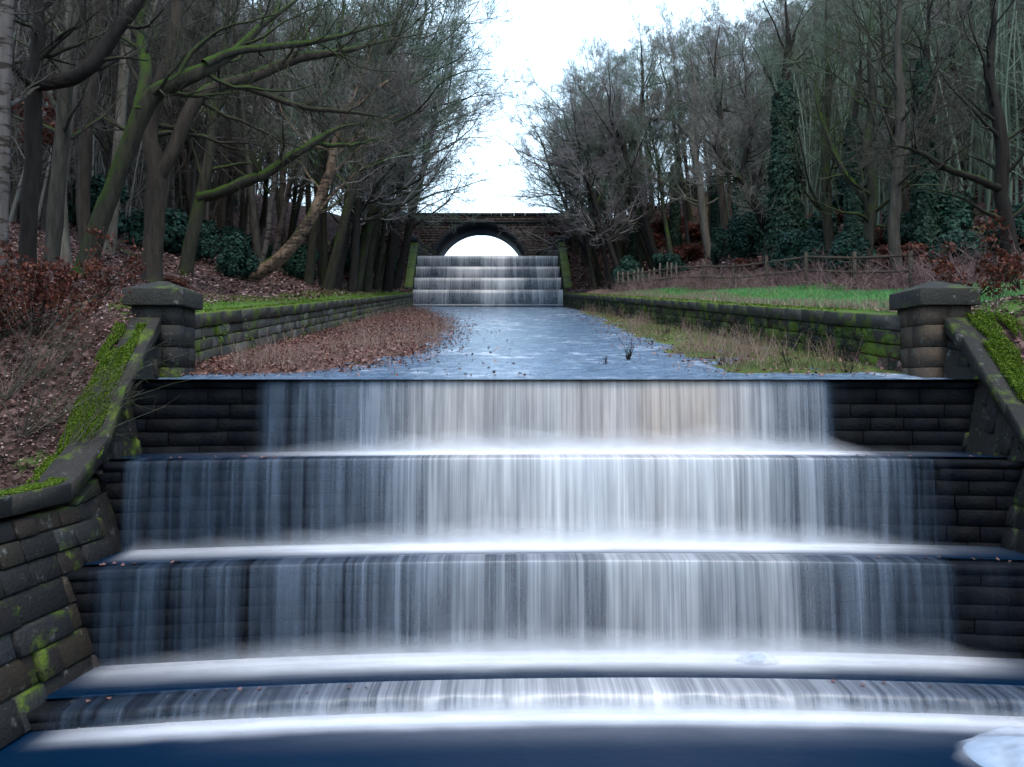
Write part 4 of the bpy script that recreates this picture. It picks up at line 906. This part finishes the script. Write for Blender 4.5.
for px, py, w, h, lab in [(690, 262, 60, 22, 'patch of red bracken at the foot of the pale trunk'), (650, 250, 56, 22, 'brown bracken on the slope behind the ivy column'), (745, 272, 46, 16, 'bright red bracken below the tall green holly'), (905, 266, 70, 26, 'red brown bracken in shade above the rail fence'),
                          (668, 232, 60, 20, 'brown bracken high on the slope under the right wood'), (700, 240, 70, 20, 'red bracken midway up the slope behind the pale trunk'), (750, 235, 60, 18, 'rusty bracken high between the ivy clad trunks'), (880, 245, 80, 22, 'dim red bracken behind the mossy forked tree'), (640, 215, 50, 16, 'rusty bracken on the skyline slope above the ivy column'), (830, 225, 70, 18, 'rusty bracken far up behind the tall mossy trunk'), (352, 283, 28, 10, 'orange bracken patch behind the left wall'), (172, 285, 40, 9, 'orange brown bracken just behind the left pier'), (560, 236, 40, 16, 'red bracken against the right end of the bridge')]:
    bush(px, py, w, h, lab, 2500, None if px != 560 else 64.8, 'russet', 'bracken', 'bracken', .13)
# ------------------------------------------------------------------ fence on the right bank
e = empty('wooden_fence', gpt(11.5, 23), 'weathered post and rail fence with pale palings along the far edge of the lawn', 'fence'); o = np.array(e.location)
A0 = np.array([11.5, 23.]); A1 = np.array([6.8, 44.]); LF = np.linalg.norm(A1-A0)
def fp(s): q = A0+(A1-A0)*s/LF; g = gpt(q[0], q[1]); return g-o
s = 0.
while s < LF:
    pale = s > LF*.66; p = fp(s); mb = MB(); hgt = (1.18 if pale else 1.15)*random.uniform(.93, 1.07); w = .035 if pale else .045; tx, ty = random.gauss(0, .03), random.gauss(0, .02)
    x, y, z = p; mb.hexa([(x-w, y-w, z-.3), (x+w, y-w, z-.3), (x+w, y+w, z-.3), (x-w, y+w, z-.3), (x-w+tx, y-w+ty, z+hgt), (x+w+tx, y-w+ty, z+hgt), (x+w+tx, y+w+ty, z+hgt), (x-w+tx, y+w+ty, z+hgt)])
    mb.build('paling' if pale else 'post', MAT['paling'] if pale else MAT['rail'], e); s += random.uniform(.5, .75) if pale else 2.4
for rh in (.55, .98):
    s = 0.
    while s < LF-.1:
        t = min(LF, s+2.4); a, b = fp(s), fp(t); mb = MB(); d = .03; hh = .034; a[1] -= .08; b[1] -= .08
        mb.hexa([(*(a[:2]-[0, d]), a[2]+rh-hh), (*(b[:2]-[0, d]), b[2]+rh-hh), (*(b[:2]+[0, d]), b[2]+rh-hh), (*(a[:2]+[0, d]), a[2]+rh-hh),
                 (*(a[:2]-[0, d]), a[2]+rh+hh), (*(b[:2]-[0, d]), b[2]+rh+hh), (*(b[:2]+[0, d]), b[2]+rh+hh), (*(a[:2]+[0, d]), a[2]+rh+hh)])
        mb.build('rail', MAT['rail'], e); s = t
# ------------------------------------------------------------------ ground cover (uncountable)
def scat(n, side, Y0, Y1, d0, d1, pw=1.):
    Y = Y0+(Y1-Y0)*rng.random(n)**pw; d = d0+(d1-d0)*rng.random(n); f = uL if side < 0 else uR; u = f(Y)+side*d
    return np.stack([U2X(u, Y), Y, ground(u, Y)], 1), u, Y, d
L1 = []
for (n, s, a, b, c, d, sz) in [(52000, -1, 7.5, 13.4, .35, 6, .036), (36000, -1, 13.4, 26, .6, 9, .05), (20000, -1, 24, 57, .5, 14, .10), (9000, -1, 56, 66, .2, 6, .13),
                           (12000, 1, 56, 66.5, .3, 9, .13), (9000, 1, 9, 14, .4, 4, .05), (22000, 1, 24, 60, 4.5, 20, .12), (5000, 1, 13.5, 30, .4, 6, .05)]:
    p, u, Y, dd = scat(n, s, a, b, c, d); keep = rng.random(n) < (.25+1.5*np.clip(fbm(p[:, 0]*.9, Y*.9)-.25, 0, 1)); p = p[keep]; p[:, 2] += .015+.03*rng.random(len(p))
    L1.append(leafcards(p, sz, np.tile([0, 0, 1.], (len(p), 1)), 1.3, 1.))
tag(mesh('leaf_litter', *join(L1), MAT['litter']), 'brown and pinkish fallen leaves carpeting the banks under the trees', 'fallen leaves', kind='stuff')
L1 = []
for side, n in ((-1, 60000), (1, 9000)):
    Y = 13.1+(57-13.1)*rng.random(n)**1.5; u = np.where(side < 0, -4.9+5.6*rng.random(n), 2.9+3.6*rng.random(n)); h = island(u, Y, side)
    k = (rng.random(n) < np.clip(h*13-.15, 0, 1)*np.clip(3.5*fbm(u*2.1+5, Y*1.4)-.75, .05, 1)) | (rng.random(n) < np.where(h > 0, .10, .012)); u, Y, h = u[k], Y[k], h[k]; ok = (u > uL(Y)+.03) & (u < uR(Y)-.03); u, Y, h = u[ok], Y[ok], h[ok]
    p = np.stack([U2X(u, Y), Y, bedz(Y)+np.maximum(h-.02, .03)+.03*rng.random(len(u))], 1); L1.append(leafcards(p, .045, np.tile([0, 0, 1.], (len(p), 1)), 1.3, 1.2))
tag(mesh('leaf_litter', *join(L1), MAT['litter_wet']), 'wet red brown leaves caught on the mud banks in the upper channel', 'fallen leaves', kind='stuff')
def blades(pos, h, w, lean=.35, mat=None, seg=3):
    K = len(pos); d = np.c_[rng.normal(size=(K, 2))*lean, np.ones(K)]; hh = h*(.5+rng.random(K)); P0 = curves(pos, d, hh, seg+1, -.06, .06, w, w*.2); 
    Pp, Rr = P0; a = rv(K); a[:, 2] = 0; a /= np.linalg.norm(a, axis=1, keepdims=True)
    V = np.stack([Pp-a[:, None]*Rr[..., None], Pp+a[:, None]*Rr[..., None]], 2).reshape(-1, 3)
    b = (np.arange(K)*(seg+1)*2)[:, None]+(np.arange(seg)*2)[None]; q = np.stack([b, b+1, b+3, b+2], -1).reshape(-1, 4); return V, q
p, u, Y, dd = scat(60000, 1, 13.9, 44, .38, 5.4, 1.2); fr = np.interp(Y, [12, 23, 44], [5.4, 5.2, 2.2]); p = p[(dd < fr)]
g1 = blades(p, .11, .006)
tag(mesh('grass', *g1, MAT['grass']), 'bright green short lawn grass beside the right channel wall', 'grass', kind='stuff')
p, u, Y, dd = scat(14000, -1, 14, 56, .3, 2.0, 1.3); k = fbm(p[:, 0]*1.2, Y*1.2) > .42; g2 = blades(p[k], .08, .007)
tag(mesh('grass', *g2, MAT['mossb']), 'yellow green mossy grass along the top of the left channel wall', 'grass', kind='stuff')
p, u, Y, dd = scat(15000, 1, 13.9, 50, .3, 1.25, 1.3); g2 = blades(p, .12, .007)
tag(mesh('dry_grass', *g2, MAT['straw']), 'dry straw coloured grass fringing the edge of the lawn', 'grass', kind='stuff')
# brambles along the fence
n = 2400; s = rng.random(n)*1.1-.1; q = A0[None]+(A1-A0)[None]*s[:, None]+np.c_[rng.normal(size=n)*.7+.5, rng.normal(size=n)*.9]; p = np.stack([U2X(q[:, 0], q[:, 1]), q[:, 1], ground(q[:, 0], q[:, 1])], 1)
br = curves(p, np.c_[rng.normal(size=(n, 2))*.5, np.ones(n)], .45+.75*rng.random(n)**2, 6, -.10, .2, .008, .004)
br2 = spawn(br, 3, .2, 1, (30, 70), .45, 4, 0, .2, .7, .0025, .1)
tag(mesh('brambles', *join([tubes(br, 3), tubes(br2, 3)]), MAT['bramble']), 'tangle of pinkish brown dead brambles and weeds along the fence', 'brambles', kind='stuff')
# dead stems standing on the mud banks
def stalkfield(n, side, lab, Y0=13.4, Y1=50, h=.3, pw=1.5, mat='straw', cl=.5, dens=.5, minh=.04):
    Y = Y0+(Y1-Y0)*rng.random(n)**pw; u = (-4.8+5*rng.random(n)) if side < 0 else (2.7+3.8*rng.random(n)); k = (island(u, Y, side) > minh) & (fbm(u*1.3+3, Y*.9) > dens) & (u < uR(Y)-.05)
    u, Y = u[k], Y[k]; p = np.stack([U2X(u, Y), Y, bedz(Y)+.08], 1); c = curves(p, np.c_[rng.normal(size=(len(p), 2))*.25, np.ones(len(p))], h*(.5+rng.random(len(p))), 5, 0, .12, .005, .002)
    c2 = spawn(c, 3, .3, 1, (25, 60), .4, 3, .05, .1, .7, .0015, .05)
    tag(mesh('dead_stalks', *join([tubes(c, 3), tubes(c2, 3)]), MAT[mat]), lab, 'dead stalks', kind='stuff')
stalkfield(7000, -1, 'thin dead weed stalks standing on the leafy mud bank at left in the channel', h=.34, dens=.53, minh=.03)
stalkfield(5000, 1, 'pale dead reeds standing below the right channel wall', h=.38, dens=.54)
# tufts of green on the right mud bank
Y = 13.2+30*rng.random(26000)**1.6; u = 3.6+2.9*rng.random(26000); k = (island(u, Y, 1) > .06) & (fbm(u*1.1, Y*1.) > .45); u, Y = u[k], Y[k]
tag(mesh('grass', *blades(np.stack([U2X(u, Y), Y, bedz(Y)+.09], 1), .08, .006), m_leaf('rough_grass', [(0,(.05,.08,.02)),(.6,(.13,.17,.05)),(1,(.3,.27,.15))])), 'rough olive grass growing at the foot of the right channel wall', 'grass', kind='stuff')
# twiggy shrubs in the water
def shrub(px, py, hpx, label, ns=7, tilt=0.):
    Y = 1205/(py-286.3); b = P(px, py, Y); h = hpx/F*Y; e = empty('twiggy_shrub', b, label, 'shrub'); tag(e)
    s = curves(np.zeros((ns, 3))-[0, 0, .05], np.c_[rng.normal(size=(ns, 2))*.55+[tilt, 0], np.ones(ns)], h*(.6+.5*rng.random(ns)), 7, .08, .16, .011, .003)
    t = spawn(s, 5, .2, 1, (25, 55), .45, 5, .05, .15, .6, .0018, .08); mesh('stem', *join([tubes(s, 5), tubes(t, 3)]), MAT['bark_dark'], e)
shrub(628, 360, 26, 'bare twiggy shrub standing in the channel water right of centre', 9)
shrub(606, 364, 14, 'small bent twig sprout left of the bare shrub in the water', 4, -.6)
shrub(790, 372, 34, 'tall bare shrub on the right mud bank near the first weir', 8)
shrub(720, 366, 22, 'thin bare sprout on the right mud bank, left of the tall bare shrub', 5)
shrub(848, 374, 30, 'bare shrub at the far right end of the mud bank beside the pier', 6)
shrub(665, 335, 20, 'bare shrub farther up the right mud bank', 7)
# bare scrub on the left slope, long pale twigs reaching over the wing wall
def scrub(px, py, hpx, label, ns, tilt, Y=None):
    b = hit(px, py, 7.6) if Y is None else P(px, py, Y); Y = b[1]; h = hpx/F*Y; e = empty('bare_scrub', b, label, 'scrub')
    s = curves(np.zeros((ns, 3)), np.c_[rng.normal(size=(ns, 2))*.45+[tilt, 0], .7+.3*rng.random(ns)], h*(.5+.7*rng.random(ns)), 9, .0, .08, .008, .002)
    t = spawn(s, 5, .2, 1, (20, 50), .4, 5, .0, .12, .6, .0015, .08); mesh('stem', *join([tubes(s, 5), tubes(t, 3)]), MAT['bark_pale'], e)
scrub(20, 440, 170, 'sprawling bare scrub with long pale twigs on the left leafy slope', 16, .7)
scrub(60, 465, 110, 'low bare scrub just above the left wing wall', 14, .6)
scrub(5, 400, 140, 'bare scrub at the left edge above the pool wall', 16, .4)
scrub(40, 380, 80, 'thin bare twigs in the middle of the left leafy slope', 12, .5)
scrub(90, 420, 90, 'bare twigs leaning over the mossy left wing wall coping', 9, .9)
scrub(1000, 330, 60, 'bare scrub among moss behind the right wing wall', 10, -.2, Y=13.2)
# moss on the copings
def moss_on(parent, f0, f1, L, n, thick, seed, dens, lo=0., hi=1., size=.05):
    s = rng.random(n)*L*(hi-lo)+L*lo; w = rng.random(n); a = np.array([f0(x) for x in s]); b = np.array([f1(x) for x in s]); p = a+(b-a)*w[:, None]
    m_ = fbm(s*1.6+seed, w*2.2) > dens; p = p[m_]; hgt = thick*(fbm(s*4+seed, w*5)[m_])
    c = p.copy(); c[:, 2] += hgt*rng.random(len(p))
    o = mesh('moss', *leafcards(c, size, np.tile([0, 0, 1.], (len(c), 1)), 1.2, 2.2), MAT['mossb'], parent); return o
def wing_edge(side, o, e):
    f = (lambda Y: _uL(Y)+SH(Y)) if side < 0 else (lambda Y: _uR(Y)-SH(Y)); off = np.array(e.location)
    def g(s):
        Y = 2+s; q = uvp(float(f(Y))+side*o, Y); z = float(np.interp(Y, [0, 10.0, 10.4, 10.8, 12.92], [-1.18, -1.18, -1.10, -.90, 1.0])); return (q[0]+side*BAT(Y)*(z-off[2])-off[0], q[1]-off[1], z-off[2])
    return g
moss_on(wingL, wing_edge(-1, .08, wingL), wing_edge(-1, .55, wingL), 10.95, 60000, .10, 3, .34, .76, .985, .016)
moss_on(wingL, wing_edge(-1, -.03, wingL), wing_edge(-1, .48, wingL), 10.95, 60000, .05, 13, .36, .4, .82, .016)
moss_on(wingR, wing_edge(1, .15, wingR), wing_edge(1, .9, wingR), 10.95, 55000, .22, 9, .36, .76, 1., .018)
offL = np.array(wallL.location); offR = np.array(wallR.location)
wl0 = lambda side, o, e: (lambda s: (*(np.array(uvp(float((_uL if side < 0 else _uR)(13.7+s))+side*o, 13.7+s))-np.array(e.location)[:2]), float(bedz(13.7+s))+.955-e.location[2]))
moss_on(wallL, wl0(-1, .05, wallL), wl0(-1, .5, wallL), 44, 24000, .04, 2, .42, 0, 1, .028)
moss_on(wallR, wl0(1, -.04, wallR), wl0(1, .45, wallR), 44, 9000, .05, 7, .48, .05, 1, .045)
# tufts hanging on the wall faces
def face_moss(parent, side, n, dens, low):
    s = 44*rng.random(n)**1.3; h = rng.random(n); m_ = fbm(s*1.3+5*side, h*1.5) > dens+(h*.22 if low else -h*.05); s, h = s[m_], h[m_]; Y = 13.7+s; f = _uL if side < 0 else _uR
    u = f(Y)-side*(.03+.06*rng.random(len(s))); off = np.array(parent.location); p = np.stack([U2X(u, Y), Y, bedz(Y)+.02+h*.72], 1)-off
    mesh('moss', *leafcards(p, .028, np.tile([-side*1., 0, .4], (len(p), 1)), 1.2, 1.5), MAT['mossb' if side < 0 else 'ivy'], parent)
face_moss(wallL, -1, 9000, .42, True); face_moss(wallR, 1, 12000, .45, False)
# ------------------------------------------------------------------ stones and stranded leaves
def rock(name, loc, r, label, mat, sq=.6, cat='rock'):
    a = np.linspace(0, math.pi, 14); b = np.linspace(0, 2*math.pi, 25)[:-1]; A_, B_ = np.meshgrid(a, b, indexing='ij'); k = 1+.35*(fbm(A_*1.3+loc[0], B_*.0+np.cos(B_)*1.3+5, 3)-.45)*2
    V = np.stack([r*k*np.sin(A_)*np.cos(B_)*1.25, r*k*np.sin(A_)*np.sin(B_), r*k*sq*np.cos(A_)], -1).reshape(-1, 3); q = []
    for i in range(13):
        for j in range(24): q.append([i*24+j, i*24+(j+1) % 24, (i+1)*24+(j+1) % 24, (i+1)*24+j])
    return tag(mesh(name, V, np.array(q)[:, ::-1], mat, None, smooth=True, loc=loc), label, cat)
def m_frock():
    m = M('foam_covered_rock'); n = m.noise(4, 4, m.obj()); return m.done(m.bsdf(m.mix(m.rng(n, .34, .5), (.05,.12,.2), (.32,.45,.60)), .85, m.bump(n, .6, .05), .15))
fr = m_frock()
def foam_dome(loc, rx, ry, h, fa):
    a = np.linspace(0, 1, 14); b = np.linspace(0, 2*math.pi, 49)[:-1]; A_, B_ = np.meshgrid(a, b, indexing='ij'); k = 1+.5*(fbm(np.cos(B_)*1.6+loc[0]+9, np.sin(B_)*1.6+5, 4)-.45)
    V = np.stack([rx*k*A_*np.cos(B_), ry*k*A_*np.sin(B_), .006+h*(1-A_**2)*(.8+.6*fbm(A_*3+B_*.0+np.cos(B_)*A_*4, np.sin(B_)*A_*4+2))], -1).reshape(-1, 3); q = []
    for i in range(13):
        for j in range(48): q.append([i*48+j, i*48+(j+1) % 48, (i+1)*48+(j+1) % 48, (i+1)*48+j])
    tag(mesh('foam', V, np.array(q)[:, ::-1], MAT['mist'], smooth=True, attrs={'fa': (fa*(1-sm(.78, 1, A_))*np.clip(.55+.9*fbm(A_*np.cos(B_)*5+3, A_*np.sin(B_)*5), .4, 1)).ravel()}, loc=loc), kind='structure')
rock('rock', P(1036, 756, 7.9)-[0, 0, .06], .46, 'added mound inside the pale foam swirl at the bottom right corner of the pool', fr, .26)  # solid mound added to give the foam swirl body, no real rock
pr = P(1032, 752, 7.9); foam_dome((pr[0], pr[1], ZW[4]), .68, .55, .20, .62)
rock('rock', P(758, 657, 10.0), .085, 'small foam washed rock in the white water under the third weir', fr, .4)
pr = P(758, 656, 10.0); foam_dome((pr[0], pr[1]-.02, ZW[3]+.02), .26, .16, .10, .8)
lm = MAT['litter']; lv, lq = leafcards(np.zeros((1, 3)), .05, np.array([[0, 0, 1.]]), 1.3, .3)
protoL = None
def stray(u, k, n, lab):
    global protoL
    for _ in range(n):
        uu = random.uniform(*u); D = DW[k]-float(sag(uu))+random.uniform(.02, .22); loc = (uu-AX*DW[k], D, ZW[k]+.035)
        if protoL is None: o = protoL = mesh('fallen_leaf', lv, lq, lm)
        else: o = protoL.copy(); link(o)
        o.location = loc; o.rotation_euler = (random.uniform(-.4, .4), random.uniform(-.4, .4), random.uniform(0, 6)); tag(o, lab, 'leaf', 'fallen leaves stranded on the weir lips')
stray((-4.9, -2.5), 1, 16, 'pale brown fallen leaf stranded on the left end of the second weir lip')
stray((-4.9, -3.6), 2, 9, 'pale brown fallen leaf stranded on the left end of the third weir lip')
stray((4.8, 6.6), 2, 7, 'pale brown fallen leaf stranded on the right end of the third weir lip')
stray((-4.6, -1.), 3, 9, 'brown fallen leaf caught on the left part of the bottom weir lip')
stray((5, 6.8), 1, 5, 'brown fallen leaf stranded on the right end of the second weir lip')
stray((3.6, 5.2), 3, 4, 'brown fallen leaf caught on the right part of the bottom weir lip')
# a fallen branch on the left slope
bq = [hit(*q)+[0, 0, .05] for q in ((118, 250), (126, 254), (135, 258), (144, 263))]; br = resample(bq, [.04, .05, .05, .03], 12)
b0 = bq[1]; o = mesh('fallen_branch', *(lambda t: (t[0]-b0, t[1]))(tubes(br, 6)), MAT['bark_pale'], None, smooth=True, loc=b0); tag(o, 'pale fallen branch lying on the leafy slope behind the left pier', 'branch')


# unseen hollies added beside and behind the viewpoint to darken the sides
for k_, (u, Y) in enumerate([(-11, 8.5), (-10.5, 5), (-11.5, 1.5), (-10, -2), (12.5, 9), (12, 5.5), (12.5, 2), (12, -1.5), (14, 12)]):
    x, y, z = U2X(u, Y), Y, float(ground(u, Y)); e = empty('shading_holly', (x, y, z), 'unseen holly tree added to shade the '+('left' if u < 0 else 'right')+' bank near the pool', 'tree', 'unseen hollies added for shade')
    K = 9000; a = rng.random(K)*6.28; t = rng.random(K); rr = 2.0*(1-t*.75)*(.4+.6*rng.random(K)**.5)*(.7+.5*fbm(a*1.3+k_, t*6))
    mesh('foliage', *leafcards(np.stack([rr*np.cos(a), rr*np.sin(a), .5+t*6.5], 1), .16), MAT['holly'], e)
    mesh('trunk', *tubes(resample([(0, 0, -.3), (0, 0, 3), (0, 0, 6.5)], [.16, .12, .03], 10), 8), MAT['bark_dark'], e)
